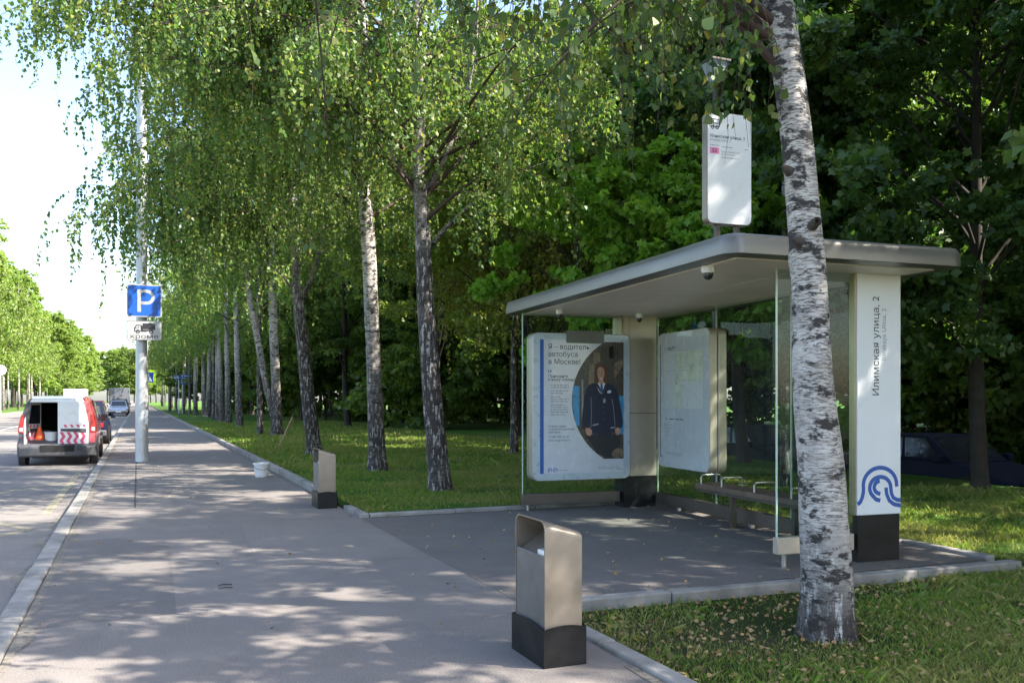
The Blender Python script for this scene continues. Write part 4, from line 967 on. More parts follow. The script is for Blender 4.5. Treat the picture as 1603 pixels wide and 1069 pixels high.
# --- route sign standing on the roof
RW, RH, RT_ = .455, .975, .085
rs_ = empty('route_sign', sloc(-1.335, .04, RZ+.165), SR, 'white upright route sign with rounded corners standing on the shelter roof', 'bus stop sign')
g = MB()
for x in (-.10, .10): g.box(x-.02, x+.02, .025, .065, 0, .20)
g.build('support', M['dark'], rs_)
g = MB(); g.prism(rrect(-RW/2, RW/2, .19, .19+RH, .055), XZ(0), 0, RT_); g.build('casing', M['bin'], rs_, bevel=.008)
g = MB(); g.prism(rrect(-RW/2+.008, RW/2-.008, .198, .182+RH, .05), XZ(0), -.003, -.0004); face = g.build('sign_face', M['signwhite'], rs_)
q = RW/450; sx = lambda u: (u-268)*q; szz = lambda v: .19+RH-(v-30)/1035*RH
tf = lambda x, y: (x, -.0042, y)
text_mesh([('Илимская улица, 2', 39*q, sx(70), szz(268))], 'lettering', M['ink'], face, tf, offset=.006)
text_mesh([('Ilimskaya Ulitsa, 2', 29*q, sx(70), szz(300)), ('Улица Корнейчука', 21*q, sx(178), szz(400)), ('Ulitsa Korneychuka', 18*q, sx(178), szz(422))], 'lettering', M['greyink'], face, tf)
bars([(72, 170, 345), (188, 300, 352), (185, 360, 452), (418, 455, 358)], 'small_print', M['greyink'], face, sx, szz, -.0045, 7, 8)
g = MB(); g.prism([(sx(70), szz(418)), (sx(163), szz(418)), (sx(163), szz(362)), (sx(70), szz(362))], XZ(-.0042), 0, .0008); g.build('route_box', M['pink'], face)
text_mesh([('53', 46*q, sx(93), szz(407))], 'lettering', M['ink'], face, lambda x, y: (x, -.0055, y), offset=.01)
g = MB()                                       # bus pictogram
for pl in ([(70, 100), (160, 100), (164, 168), (150, 172), (70, 168)],): 
    P_ = [(sx(a), szz(b)) for a, b in pl]; ribbon(g, P_+[P_[0]], 9*q, XZ(-.0042), 0, .0008)
ribbon(g, [(sx(108), szz(104)), (sx(108), szz(166))], 8*q, XZ(-.0042), 0, .0008); ribbon(g, [(sx(74), szz(138)), (sx(158), szz(138))], 7*q, XZ(-.0042), 0, .0008)
ribbon(g, arc(sx(96), szz(174), 14*q, 0, 360, 16), 7*q, XZ(-.0047), 0, .0008); ribbon(g, arc(sx(142), szz(174), 14*q, 0, 360, 16), 7*q, XZ(-.0047), 0, .0008)
g.build('bus_pictogram', M['ink'], face)

# --- bench under the back wall
bench = empty('bench', sloc(.17, 1.75, 0), SR, 'dark wooden bench with metal armrest hoops along the glass back wall', 'bench')
g = MB()
for i in range(3): g.box(-.17+i*.117, -.062+i*.117, -1.1, 1.12, .415, .48)
g.build('seat', M['wood'], bench, bevel=.006)
g = MB(); g.box(-.16, .17, -1.08, 1.10, .385, .416); g.build('seat_frame', M['dark'], bench)
for y in (-.62, .55):
    g = MB(); g.box(-.035, .035, y-.03, y+.03, .0, .386); g.box(-.12, .12, y-.05, y+.05, -.005, .008); g.build('leg', M['dark'], bench, bevel=.003)
for y in (-.75, -.1, .55, 1.0):
    g = MB(); g.tube([(-.15, y, .475), (-.15, y, .56), (-.13, y, .585), (.11, y, .585), (.13, y, .56), (.13, y, .475)], .011, 8); g.build('armrest', M['steel2'], bench, smooth=True)

# ---------------------------------------------------------------- vehicles: local +X is forward, origin on the road under the tail
def wheel(root, x, y, r, w=.2, side=1):
    g = MB(); g.lathe([(r*.62, -w/2), (r*.93, -w/2), (r, -w/2+.03), (r, w/2-.03), (r*.93, w/2), (r*.62, w/2)], (x, y, r), 'y', 22); wh = g.build('wheel', M['rubber'], root, smooth=True, angle=40)
    o = y+side*(w/2-.02); g = MB(); g.lathe([(r*.63, -.01), (r*.60, .012), (r*.25, .0), (r*.12, .022)], (x, o, r), 'y', 18); rim = g.build('rim', M['rim'], wh, smooth=True)
def slab(mb, st, cross):       # loft: st = list of (x, params) ; cross(params)-> ring of (y,z)
    rings = [[(x, y, z) for y, z in cross(*p)] for x, p in st]; n = len(rings[0]); b = len(mb.v)
    for r in rings: mb.v += r
    for i in range(len(rings)-1):
        for k in range(n): mb.f.append((b+i*n+k, b+i*n+(k+1) % n, b+(i+1)*n+(k+1) % n, b+(i+1)*n+k)); mb.mi.append(mb.m)
    mb.f.append(tuple(b+k for k in range(n))[::-1]); mb.f.append(tuple(b+(len(rings)-1)*n+k for k in range(n))); mb.mi += [mb.m]*2
def low_ring(w, z0, z1): return [(-w*.9, z0), (-w*.99, z0+.12), (-w, z0+(z1-z0)*.55), (-w*.93, z1), (w*.93, z1), (w, z0+(z1-z0)*.55), (w*.99, z0+.12), (w*.9, z0)]
def quad_panel(mb, pts, t=.006):     # thin proud panel from 4 points with its own thickness
    a, b, c, d = [Vector(p) for p in pts]; n = (b-a).cross(d-a).normalized()*t
    mb.add([a, b, c, d, a+n, b+n, c+n, d+n], [(0,3,2,1),(4,5,6,7),(0,1,5,4),(1,2,6,5),(2,3,7,6),(3,0,4,7)])
def car(label, loc, rz, paint, L=4.2, W=1.70, H=1.45, style='hatch', cat='car', group=None, name='parked_car'):
    root = empty(name, loc, rz, label, cat, group); w = W/2; bz = .92 if style != 'suv' else 1.05; z0 = .26
    g = MB(); hood = bz-.08
    slab(g, [(0, (w*.86, .34, bz-.10)), (.10, (w*.97, z0, bz-.02)), (L*.3, (w, z0-.02, bz)), (L*.70, (w, z0-.02, bz)), (L*.80, (w*.99, z0, hood)), (L*.95, (w*.93, z0, hood-.14)), (L, (w*.80, .34, hood-.26))], low_ring)
    body = g.build('body', paint, root, bevel=.035, seg=3, angle=25)
    rx = {'hatch': (.12, .50, .55*L, .74*L), 'sedan': (.75, 1.25, .56*L, .73*L), 'suv': (.10, .42, .58*L, .74*L)}[style]
    def cab(wb, wt, zz): return [(-wb, bz-.02), (-wt, zz), (wt, zz), (wb, bz-.02)]
    tw = w*.74
    base = [(rx[0], -w*.90), (rx[3], -w*.90), (rx[3], w*.90), (rx[0], w*.90)]; top = [(rx[1], -tw), (rx[2], -tw), (rx[2], tw), (rx[1], tw)]
    g = MB(); g.add([(x, y, bz-.02) for x, y in base]+[(x, y, H) for x, y in top], [(0,3,2,1),(4,5,6,7),(0,1,5,4),(1,2,6,5),(2,3,7,6),(3,0,4,7)])
    cabn = g.build('cabin', paint, root, bevel=.05, seg=3, angle=20)
    B = [Vector((x, y, bz-.02)) for x, y in base]; T = [Vector((x, y, H)) for x, y in top]
    def inset(a, b, c, d, u0, u1, v0, v1):        # a,b bottom ; d,c top
        f = lambda u, v: (a*(1-u)+b*u)*(1-v)+(d*(1-u)+c*u)*v
        return [f(u0, v0), f(u1, v0), f(u1, v1), f(u0, v1)]
    g = MB(); quad_panel(g, inset(B[1], B[2], T[2], T[1], .06, .94, .12, .90)); g.build('windscreen', M['carglass'], cabn)
    g = MB(); quad_panel(g, inset(B[3], B[0], T[0], T[3], .08, .92, .16, .88)); g.build('rear_window', M['carglass'], cabn)
    for (a, b, c, d) in ((B[0], B[1], T[1], T[0]), (B[2], B[3], T[3], T[2])):
        for (u0, u1) in ((.10, .47), (.51, .90)):
            g = MB(); quad_panel(g, inset(a, b, c, d, u0, u1, .14, .88)); g.build('side_window', M['carglass'], cabn)
    r = .31 if style != 'suv' else .35
    for x in (L*.19, L*.80):
        for s in (-1, 1):
            g = MB(); g.lathe([(r+.06, s*(w-.13)), (r+.06, s*(w+.004))], (x, 0, r), 'y', 24); g.build('wheel_arch', M['cavity'], body)
            wheel(root, x, s*(w-.10), r, side=s)
    for s in (-1, 1):
        g = MB(); g.box(-.012, .10, s*w*.62-.14 if s > 0 else -w*.62-.14, s*w*.62+.14, bz-.30, bz-.14); g.build('tail_lamp', M['redlamp'], root, bevel=.01)
        g = MB(); g.box(L-.12, L-.008, s*w*.60-.17, s*w*.60+.17, hood-.42, hood-.28); g.build('headlight', M['whitelamp'], root, bevel=.02)
        g = MB(); g.box(rx[3]-.30, rx[3]-.12, s*(w+.09)-.08, s*(w+.09)+.08, bz-.02, bz+.13); g.build('mirror', paint, root, bevel=.03)
    g = MB(); g.box(-.05, .14, -w*.92, w*.92, .30, .52); g.build('bumper', paint if style == 'suv' else M['bumper'], root, bevel=.04)
    g = MB(); g.box(L-.12, L+.05, -w*.86, w*.86, .28, .46); g.build('bumper', M['bumper'], root, bevel=.04)
    g = MB(); g.box(L+.051, L+.056, -.26, .26, .36, .47); g.build('number_plate', M['signwhite'], root)
    g = MB(); g.box(-.056, -.051, -.26, .26, .38, .49); g.build('number_plate', M['signwhite'], root)
    g = MB(); g.box(L-.03, L-.004, -w*.42, w*.42, hood-.44, hood-.30); g.build('grille', M['cavity'], root)
    return root
ZR = -.12
def ppos(px, py): return G(px, py, ZR)
car('dark blue hatchback parked at the kerb right ahead of the van', (-1.80, 35.2, ZR), PI/2, M['darkblue'], 3.95, 1.66, 1.46)
car('silver car facing the camera in front of the grey lorry', (-1.75, 99, ZR), -PI/2, M['silver'], 4.4, 1.78, 1.5, 'sedan')
car('black car parked at the kerb between the silver car and the lorry', (-1.72, 103, ZR), PI/2, M['blackpaint'], 4.3, 1.75, 1.65, 'suv')
car('red and white car in the next lane beyond the dark hatchback', (-4.3, 112, ZR), PI/2, M['red'], 4.3, 1.75, 1.5, name='moving_car')
gp_ = 'dark cars parked along the driveway behind the shelter'
car('dark blue car parked right of the pylon, its front turned to the right', (15.5, 16.0, -.65), -PI/2, M['darkblue'], 4.4, 1.75, 1.42, 'sedan', group=gp_)
car('dark car at the right edge of the photo behind the maple trunk', (15.5, 10.9, -.65), -PI/2, M['greypaint'], 4.4, 1.8, 1.55, 'suv', group=gp_)
car('black car seen through the glass between the birch and the pylon', (15.6, 22.0, -.65), -PI/2, M['blackpaint'], 4.3, 1.75, 1.45, 'sedan', group=gp_)
car('tall dark car seen through the back glass left of the birch', (15.6, 28.4, -.65), -PI/2, M['blackpaint'], 4.6, 1.9, 1.8, 'suv', group=gp_)

def lorry(label, loc, rz, boxm, cabm, L, W, H, name='box_lorry'):
    root = empty(name, loc, rz, label, 'lorry'); w = W/2
    g = MB(); g.box(0, L-2.0, -w, w, .95, H); g.build('cargo_box', boxm, root, bevel=.05)
    g = MB(); slab(g, [(L-1.9, (w*.95, .5, H-.35)), (L-.5, (w*.95, .5, H-.4)), (L-.15, (w*.92, .5, 1.7)), (L, (w*.9, .5, 1.3))], low_ring); g.build('cab', cabm, root, bevel=.04)
    g = MB(); g.box(.2, L-.5, -w*.5, w*.5, .6, .95); g.build('chassis', M['dark'], root)
    for x in (1.2, L-1.0):
        for s in (-1, 1): wheel(root, x, s*(w-.18), .42, .28, s)
    for s in (-1, 1):
        g = MB(); g.box(-.03, .02, s*w*.8-.12, s*w*.8+.12, .7, .85); g.build('tail_lamp', M['redlamp'], root)
    g = MB(); g.box(-.02, -.003, -.012, .012, 1.0, H-.05); g.build('door_gap', M['dark'], root)
    return root
lorry('dark grey covered lorry parked at the kerb far down the road', (-2.15, 122, ZR), PI/2, M['tarp'], M['greypaint'], 7.5, 2.4, 3.05)
lorry('white box lorry in the far lane beyond the van', (-6.3, 108, ZR), PI/2, M['vanwhite'], M['vanwhite'], 6.0, 2.3, 2.75)

# ---- the van with an open rear door
van = empty('delivery_van', (-1.82, 24.6, ZR), PI/2, 'white and red service van with its left rear door open', 'van')
L, w, H = 4.45, .865, 1.70
def vring(wd, z0, zt, tw): return [(-wd*.92, z0), (-wd, z0+.15), (-wd, .75), (-wd*.985, 1.02), (-tw, zt-.10), (-tw+.12, zt), (tw-.12, zt), (tw, zt-.10), (wd*.985, 1.02), (wd, .75), (wd, z0+.15), (wd*.92, z0)]
g = MB(); rings = []
for x, a in ((.0, (w*.975, .34, 1.645, .67)), (.35, (w, .28, 1.69, .70)), (1.6, (w, .27, 1.71, .72)), (2.9, (w, .27, 1.62, .73)), (3.3, (w*.99, .27, 1.25, .72)), (3.55, (w*.98, .27, 1.03, .70)), (4.2, (w*.92, .30, .90, .62)), (L, (w*.78, .34, .72, .5))):
    rings.append([(x, y, z) for y, z in vring(*a)])
n = len(rings[0])
for r_ in rings: g.v += r_
for i in range(len(rings)-1):
    for k in range(n):
        g.f.append((i*n+k, i*n+(k+1) % n, (i+1)*n+(k+1) % n, (i+1)*n+k)); g.mi.append(1 if k == 5 and i < 3 else 0)
g.f.append(tuple((len(rings)-1)*n+k for k in range(n))); g.mi.append(0)
body = g.build('body', [M['red'], M['vanwhite']], van, smooth=True, angle=32)
# load space
g = MB(); X0, X1 = .03, 2.3
g.add([(X0, -.70, .50), (X1, -.70, .50), (X1, .70, .50), (X0, .70, .50), (X0, -.66, 1.56), (X1, -.66, 1.56), (X1, .66, 1.56), (X0, .66, 1.56)], [(0,1,2,3),(7,6,5,4),(0,4,5,1),(1,5,6,2),(2,6,7,3)])
me_o = g.build('load_space', M['cavity'], van)
# rear frame: pillars, header, sill   (local +Y is the left side of the vehicle)
for s in (-1, 1):
    fr_ = MB(); fr_.add([(-.004, s*.70, .50), (-.004, s*w*.975, .50), (-.004, s*w*.975, .98), (-.004, s*.69, 1.52), (-.004, s*.60, 1.60), (-.004, s*.56, 1.54),
             (.05, s*.70, .50), (.05, s*w*.975, .50), (.05, s*w*.975, .98), (.05, s*.69, 1.52), (.05, s*.60, 1.60), (.05, s*.56, 1.54)],
            [(0,1,2,3,4,5), (11,10,9,8,7,6), (0,5,11,6), (3,4,10,9), (1,2,8,7), (2,3,9,8)]); fr_.build('rear_pillar', M['bumper'] if s > 0 else M['red'], van, bevel=.004)
g = MB(); g.prism([(-.62, 1.545), (.62, 1.545), (.55, 1.64), (-.55, 1.64)], lambda u, v, q: (q, u, v), -.006, .05); g.build('header', M['vanwhite'], van, bevel=.012)
def door(mirror=1):
    """door leaf in its own frame: hinge at y=0, extends towards -y*mirror; outer face at x=0"""
    g = MB(); Wd = .685; o = [(0, .47), (Wd, .47), (Wd, 1.575), (.17, 1.575), (.10, 1.50), (.05, 1.3), (0, 1.0)]
    g.prism(o, lambda u, v, q: (q, -mirror*u, v), -.035, .0); leaf_ = g.build('rear_door', M['vanwhite'], None, bevel=.008)
    g = MB()
    for i in range(4):
        for j in range(3):
            u0 = .06+i*.15; z0 = .49+j*.11; dx_ = .065 if j % 2 == 0 else -.065; u1 = u0+(.0 if j % 2 == 0 else .065); 
            a = u0 if j % 2 == 0 else u0+.065; b = a+dx_
            g.prism([(a, z0), (a+.075, z0), (b+.075, z0+.11), (b, z0+.11)], lambda u, v, q: (q, -mirror*u, v), -.0375, -.0355)
    for i in range(4): g.prism([(.05+i*.14, .93), (.11+i*.14, .93), (.14+i*.14, 1.0), (.08+i*.14, 1.0)], lambda u, v, q: (q, -mirror*u, v), -.0375, -.0355)
    c_ = g.build('chevron_film', M['chevron'], leaf_)
    g = MB(); g.prism([(.05, .80), (.62, .84), (.62, .90), (.05, .90)], lambda u, v, q: (q, -mirror*u, v), -.05, -.0352); g.build('trim_strip', M['bumper'], leaf_, bevel=.005)
    return leaf_
rd = door(-1); rd.parent = van; rd.location = (-.006, -.69, 0)
ld = door(1); ld.parent = van; ld.location = (-.02, .74, 0); ld.rotation_euler.z = R(64)
ld.name = 'rear_door'; ld['label'] = 'open left rear door swung outwards'
g = MB(); g.prism([(.12, 1.02), (.62, 1.02), (.62, 1.48), (.17, 1.48)], lambda u, v, q: (q, -u, v), -.042, -.0355); g.build('door_window', M['carglass'], ld)
g = MB(); g.prism([(.06, .50), (.63, .50), (.63, 1.50), (.12, 1.50)], lambda u, v, q: (q, -u, v), .0005, .012); g.build('inner_trim', M['vanwhite'], ld)
for s in (-1, 1):
    g = MB(); g.add([(-.02, s*.715, .80), (-.02, s*.86, .80), (-.02, s*.845, 1.02), (-.02, s*.79, 1.24), (-.02, s*.73, 1.24), (.12, s*.72, .80), (.12, s*.872, .80), (.12, s*.858, 1.02), (.12, s*.80, 1.24), (.12, s*.73, 1.24)],
        [(0,1,2,3,4), (9,8,7,6,5), (0,5,6,1), (1,6,7,2), (2,7,8,3), (3,8,9,4), (4,9,5,0)]); tl = g.build('tail_lamp', M['redlamp'], van, bevel=.01)
    g = MB(); g.box(-.028, -.0205, s*.79-.035, s*.79+.035, .84, .93); g.build('reversing_lamp', M['whitelamp'], tl, bevel=.003)
g = MB(); slab(g, [(-.16, (.80, .24, .46)), (-.12, (.86, .22, .49)), (.02, (.885, .22, .56)), (.30, (.885, .24, .66))], lambda a, b, c: [(-a, b), (-a, c), (a, c), (a, b)]); bmp_ = g.build('bumper', M['bumper'], van, bevel=.03, seg=3)
g = MB(); g.box(-.165, -.155, -.38, .38, .34, .50); g.build('plate_recess', M['cavity'], bmp_)
g = MB(); ribbon(g, arc(-.50, .43, .05, 0, 360, 18), .014, lambda u, v, q: (-.17-q, u, v), 0, .01); g.build('tow_cover_ring', M['greypaint'], bmp_)
for s in (-1, 1):
    g = MB(); g.box(-.13, -.115, s*.72-.08, s*.72+.08, .36, .40); g.build('reflector', M['redlamp'], bmp_)
for x in (.62, 3.55):
    for s in (-1, 1):
        g = MB(); g.lathe([(.385, s*.74), (.385, s*.885)], (x, 0, .32), 'y', 26); g.build('wheel_arch', M['bumper'], van)
        wheel(van, x, s*.79, .32, .2, s)
for s in (-1, 1):
    g = MB(); g.box(3.0, 3.2, s*.95-.09, s*.95+.09, 1.02, 1.22); g.build('mirror', M['bumper'], van, bevel=.03)
    g = MB(); g.add([(1.75, s*.858, 1.06), (2.75, s*.858, 1.06), (2.70, s*.795, 1.46), (1.8, s*.795, 1.46), (1.75, s*.868, 1.06), (2.75, s*.868, 1.06), (2.70, s*.805, 1.46), (1.8, s*.805, 1.46)], [(0,3,2,1),(4,5,6,7),(0,1,5,4),(1,2,6,5),(2,3,7,6),(3,0,4,7)]); g.build('side_window', M['carglass'], van)
    g = MB(); g.box(L-.28, L-.03, s*.56-.14, s*.56+.14, .62, .78); g.build('headlight', M['whitelamp'], van, bevel=.03)
g = MB(); g.box(.9, 1.4, -.12, .12, .12, .3); g.tube([(0.0, .45, .24), (1.2, .45, .24)], .05, 10); g.build('exhaust', M['dark'], van)
# load in the van (world frame: forward is +Y, left is -X)
def vp(x, y, z): return Vector((-1.82-y, 24.6+x, ZR+z))
g = MB(); g.lathe([(.0, .44), (.035, .43), (.13, .03), (.18, .03), (.18, 0)][::-1], n=20); tag(g.build('traffic_cone', M['orange'], smooth=True, loc=vp(.28, .42, .502)), 'orange cone lying ready in the open van', 'traffic cone')
g = MB(); g.lathe([(.13, 0), (.15, .28), (.16, .28), (.16, .31)], n=20); bo = g.build('paint_pail', M['bucket'], smooth=True, loc=vp(.26, .16, .502)); tag(bo, 'white pail beside the orange cone in the van', 'pail')
g = MB(); g.lathe([(.12, 0), (.14, .22), (.15, .22), (.15, .25)], n=20); bo = g.build('paint_pail', M['cargo'], smooth=True, loc=vp(.5, .05, .502)); tag(bo, 'grey pail behind the white pail in the van', 'pail')
g = MB(); rr3 = random.Random(3)
g.lathe([(.05, 0), (.22, .02), (.25, .14), (.20, .26), (.08, .32)], n=14); g.v = [(x+rr3.uniform(-.02, .02), y+rr3.uniform(-.02, .02), z+rr3.uniform(-.015, .015)*(z > .01)) for x, y, z in g.v]
tag(g.build('cloth_sack', M['cargo'], smooth=True, loc=vp(.75, .30, .502)), 'pale sack heaped behind the cone in the van', 'sack')

# ---------------------------------------------------------------- litter bins
def make_bin():
    root = empty('litter_bin', (0, 0, 0), 0, 'x', 'litter bin', 'brown metal litter bins by the stop')
    w, l = .27, .46
    g = MB(); n = 9                                  # origin at the footway-side near corner
    prof_ = [(0, .225)]
    # wavy top of base
    def wav(t): return .215+.018*math.sin(PI*t)
    vs = []; 
    for (x0, y0, x1, y1) in ((0, 0, w, 0), (w, 0, w, l), (w, l, 0, l), (0, l, 0, 0)):
        for i in range(6):
            t = i/6; vs.append((x0+(x1-x0)*t, y0+(y1-y0)*t, wav(t)))
    k = len(vs); g.add([(a, b, 0) for a, b, c in vs]+vs, [tuple(range(k))[::-1]]+[(i, (i+1) % k, k+(i+1) % k, k+i) for i in range(k)])
    ins = .02
    top = [(min(max(a, ins), w-ins), min(max(b, ins), l-ins), .20) for a, b, c in vs]
    g.add(vs+top, [(i, (i+1) % k, k+(i+1) % k, k+i) for i in range(k)])
    g.build('base', M['black'], root, bevel=.003)
    # wrapped sheet: inverted U in Y-Z, its top sinking away from the footway
    y0, y1 = .02, l-.02; x0, x1 = .018, w-.02; H = .82; r = .055
    U = [(y0, .2), (y0, H-r)]+[(y0+r-r*math.cos(R(a)), H-r+r*math.sin(R(a))) for a in (18, 36, 54, 72, 90)]
    U += [(y1-r+r*math.sin(R(a)), H-r+r*math.cos(R(a))) for a in (0, 18, 36, 54, 72, 90)]+[(y1, .2)]
    def zsl(z, x): return z-(.075*max(0, z-.6)/.22)*((x-x0)/(x1-x0))
    g = MB(); m_ = len(U); t_ = .009
    cy, cz = l/2, .5
    inn = [(y+(t_ if y < cy-.001 else -t_) if z < H-r+.001 else y+(cy-y)*.04, z if z < H-r+.001 else z-t_) for y, z in U]
    vs = [(x0, y, zsl(z, x0)) for y, z in U]+[(x1, y, zsl(z, x1)) for y, z in U]+[(x0, y, zsl(z, x0)) for y, z in inn]+[(x1, y, zsl(z, x1)) for y, z in inn]
    fs = []
    for i in range(m_-1):
        fs += [(i, i+1, m_+i+1, m_+i), (2*m_+i, 3*m_+i, 3*m_+i+1, 2*m_+i+1), (i, 2*m_+i, 2*m_+i+1, i+1), (m_+i, m_+i+1, 3*m_+i+1, 3*m_+i)]
    g.add(vs, fs); g.build('hood', M['bin'], root, smooth=True, angle=40)
    g = MB(); g.box(x0+.003, x0+.012, y0+t_+.002, y1-t_-.002, .2, .62); g.build('front_panel', M['bin_panel'], root, bevel=.002)
    g = MB(); g.box(x1-.012, x1-.003, y0+t_+.002, y1-t_-.002, .2, .735); g.build('back_panel', M['bin'], root)
    g = MB(); g.add([(x0+.02, y0+.06, .60), (x0+.02, y1-t_-.002, .60), (x1-.015, y1-t_-.002, .73), (x1-.015, y0+.03, .73),
                     (x0+.02, y0+.06, .596), (x0+.02, y1-t_-.002, .596), (x1-.015, y1-t_-.002, .726), (x1-.015, y0+.03, .726)], [(0,1,2,3),(7,6,5,4),(0,4,5,1),(1,5,6,2),(2,6,7,3),(3,7,4,0)])
    g.build('chute_plate', M['bin'], root)
    g = MB(); g.box(x0+.014, x0+.10, y0+t_+.004, y0+.13, .60, .645); g.build('liner_edge', M['bucket'], root, bevel=.004)
    return root
bin1 = make_bin(); bin1.location = (2.08, 4.52, .0); bin1['label'] = 'large nearby brown litter bin on a black base at the front corner of the lawn'
bin2 = copy_tree(bin1); bin2.location = (2.27, 12.32, 0); bin2['label'] = 'farther brown litter bin at the end of the footway kerb beside the birches'

# ---------------------------------------------------------------- lighting mast with parking signs
mast_p = G(222, 722)
mast = empty('lamp_mast', mast_p, 0, 'tall stepped grey steel lighting mast standing in the footway', 'lamp post')
g = MB(); g.lathe([(.16, 0), (.155, .02), (.150, .3), (.125, 5.0), (.105, 9.55)], n=28); g.build('pole', M['steel'], mast, smooth=True)
g = MB(); g.lathe([(.112, 9.5), (.112, 9.72), (.085, 9.80)], n=24); g.build('collar', M['steel'], mast, smooth=True)
g = MB(); g.lathe([(.062, 9.75), (.055, 13.2)], n=16); g.build('upper_pole', M['steel'], mast, smooth=True)
g = MB(); g.tube([(0, 0, 13.15), (-.3, 0, 13.6), (-1.0, 0, 13.85), (-1.9, 0, 13.95)], .035, 10); arm_ = g.build('arm', M['steel'], mast, smooth=True)
g = MB(); g.box(-2.7, -1.85, -.14, .14, 13.9, 14.03); g.build('lamp_head', M['greypaint'], arm_, bevel=.04)
for z in (7.9, 4.15, 3.65):
    g = MB(); r_ = .125 if z < 5 else .118; g.lathe([(r_+.012, z), (r_+.012, z+.03)], n=24); g.build('strap', M['steel2'], mast)
g = MB(); g.box(.06, .13, -.14, -.12, .9, 1.25); g.build('service_hatch', M['steel'], mast)
def sign_plate(name, label, cat, loc, w, h, r, border, inner, gap):
    root = empty(name, loc, 0, label, cat)
    g = MB(); g.prism(rrect(-w/2, w/2, -h/2, h/2, r), XZ(0), 0, .02); g.build('plate', border, root, bevel=.003)
    g = MB(); g.prism(rrect(-w/2+gap, w/2-gap, -h/2+gap, h/2-gap, r*.7), XZ(0), -.002, -.0003); f = g.build('sign_face', inner, root)
    return root, f
sd_ = 21.4
pp = D(226, 471, sd_); ps, pf = sign_plate('parking_sign', 'blue square parking sign with a white P strapped to the mast', 'traffic sign', pp, .775, .775, .05, M['plate'], M['roadblue'], .025)
g = MB()
ribbon(g, [(-.115, -.265), (-.115, .265)], .078, XZ(-.0035), 0, .001)
ribbon(g, [(-.12, .232), (.05, .232)]+arc(.05, .09, .142, 90, -90, 14)+[(-.12, -.052)], .072, XZ(-.0045), 0, .001)
g.build('letter_p', M['plate'], pf)
pp2 = D(226, 517.5, sd_-.01); ts, tf2 = sign_plate('supplementary_plate', 'white plate with a lorry picture under the blue parking sign', 'traffic sign', pp2, .79, .47, .04, M['ink'], M['plate'], .014)
g = MB(); Y_ = XZ(-.0035)
g.prism([(-.04, .035), (.24, .035), (.24, .175), (-.04, .175)], Y_, 0, .001)
g.prism([(-.05, .02), (.24, .02), (.24, .03), (-.05, .03)], Y_, 0, .001)
P_ = [(-.215, -.02), (-.215, .06), (-.17, .125), (-.075, .125), (-.075, .0), (.2, .0)]; ribbon(g, P_, .026, Y_, 0, .001)
ribbon(g, [(-.215, -.02), (.05, -.02)], .02, Y_, 0, .001); ribbon(g, [(-.20, .055), (-.13, .055), (-.13, .11)], .012, XZ(-.0045), 0, .001)
g.prism([(-.075, -.02), (-.03, -.02), (-.03, .12), (-.075, .12)], XZ(-.0038), 0, .001)
for x in (-.145, .155): ribbon(g, arc(x, -.025, .036, 0, 360, 18), .022, XZ(-.005), 0, .001)
g.build('lorry_pictogram', M['ink'], tf2)
text_mesh([('кроме', .15, -.0, -.19, 'CENTER')], 'lettering', M['ink'], tf2, lambda x, y: (x*1.38, -.0035, y), offset=.005)
for o in (ps, ts):
    g = MB(); g.box(-.02, .02, .0205, .12, -.12, .12); g.build('bracket', M['steel2'], o)

# bucket and stick
bk = G(409, 746, 0)
br = empty('bucket', bk, 0, 'white plastic bucket with a handle standing by the footway kerb', 'bucket')
g = MB(); H_ = .27; g.lathe([(.115, 0), (.145, H_-.03), (.158, H_-.028), (.158, H_), (.148, H_), (.142, H_-.03), (.112, .012)], n=24); g.build('tub', M['bucket'], br, smooth=True, angle=50)
g = MB(); g.tube([(-.158, -.02, .24), (-.12, -.12, .17), (0, -.165, .14), (.12, -.12, .17), (.158, -.02, .24)], .004, 6); g.build('handle', M['dark'], br)
a_ = G(436, 700, .04); 
g = MB(); e_ = D(458, 653, 27.2); g.tube([a_, a_*.5+e_*.5+Vector((.02, 0, .03)), e_], .026, 8)
tag(g.build('wooden_stick', M['stick'], smooth=True), 'pale wooden stick stuck in the grass leaning right beside the kerb', 'stick')
# two bits of wire on the footway
for q_, (px, py) in enumerate(((352, 915), (353, 920))):
    p_ = G(px, py, .01); g = MB(); g.tube([p_+Vector((-.05, .005, 0)), p_+Vector((0, .015, .004)), p_+Vector((.055, 0, 0))], .005, 6)
    tag(g.build('wire_offcut', M['dark'], smooth=True), ('short dark wire on the footway, the farther of a pair', 'short dark wire on the footway, the nearer of a pair')[q_], 'wire')

# park lantern above the trees
lp = D(1119, 112, 13.5)
ln = empty('park_lantern', (lp.x, lp.y, 0), 0, 'park lantern with pale glass panes on a tall post behind the route sign', 'lamp post')
g = MB(); g.lathe([(.06, 0), (.05, 1), (.04, lp.z-.2)], n=12); g.build('post', M['dark'], ln, smooth=True)
g = MB(); zb, zt = lp.z-.18, lp.z+.12
g.add([(-.06, -.06, zb), (.06, -.06, zb), (.06, .06, zb), (-.06, .06, zb), (-.15, -.15, zt), (.15, -.15, zt), (.15, .15, zt), (-.15, .15, zt)], [(0,3,2,1),(4,5,6,7),(0,1,5,4),(1,2,6,5),(2,3,7,6),(3,0,4,7)])
g.build('glass_panes', M['frameblue'], ln)
g = MB(); g.prism([(-.17, -.17), (.17, -.17), (.17, .17), (-.17, .17)], ident0 if False else (lambda u, v, w: (u, v, w)), zt, zt+.03)
for sx_ in (-1, 1):
    for sy_ in (-1, 1): g.tube([(sx_*.06, sy_*.06, zb), (sx_*.15, sy_*.15, zt)], .012, 6)
g.build('cap', M['dark'], ln)

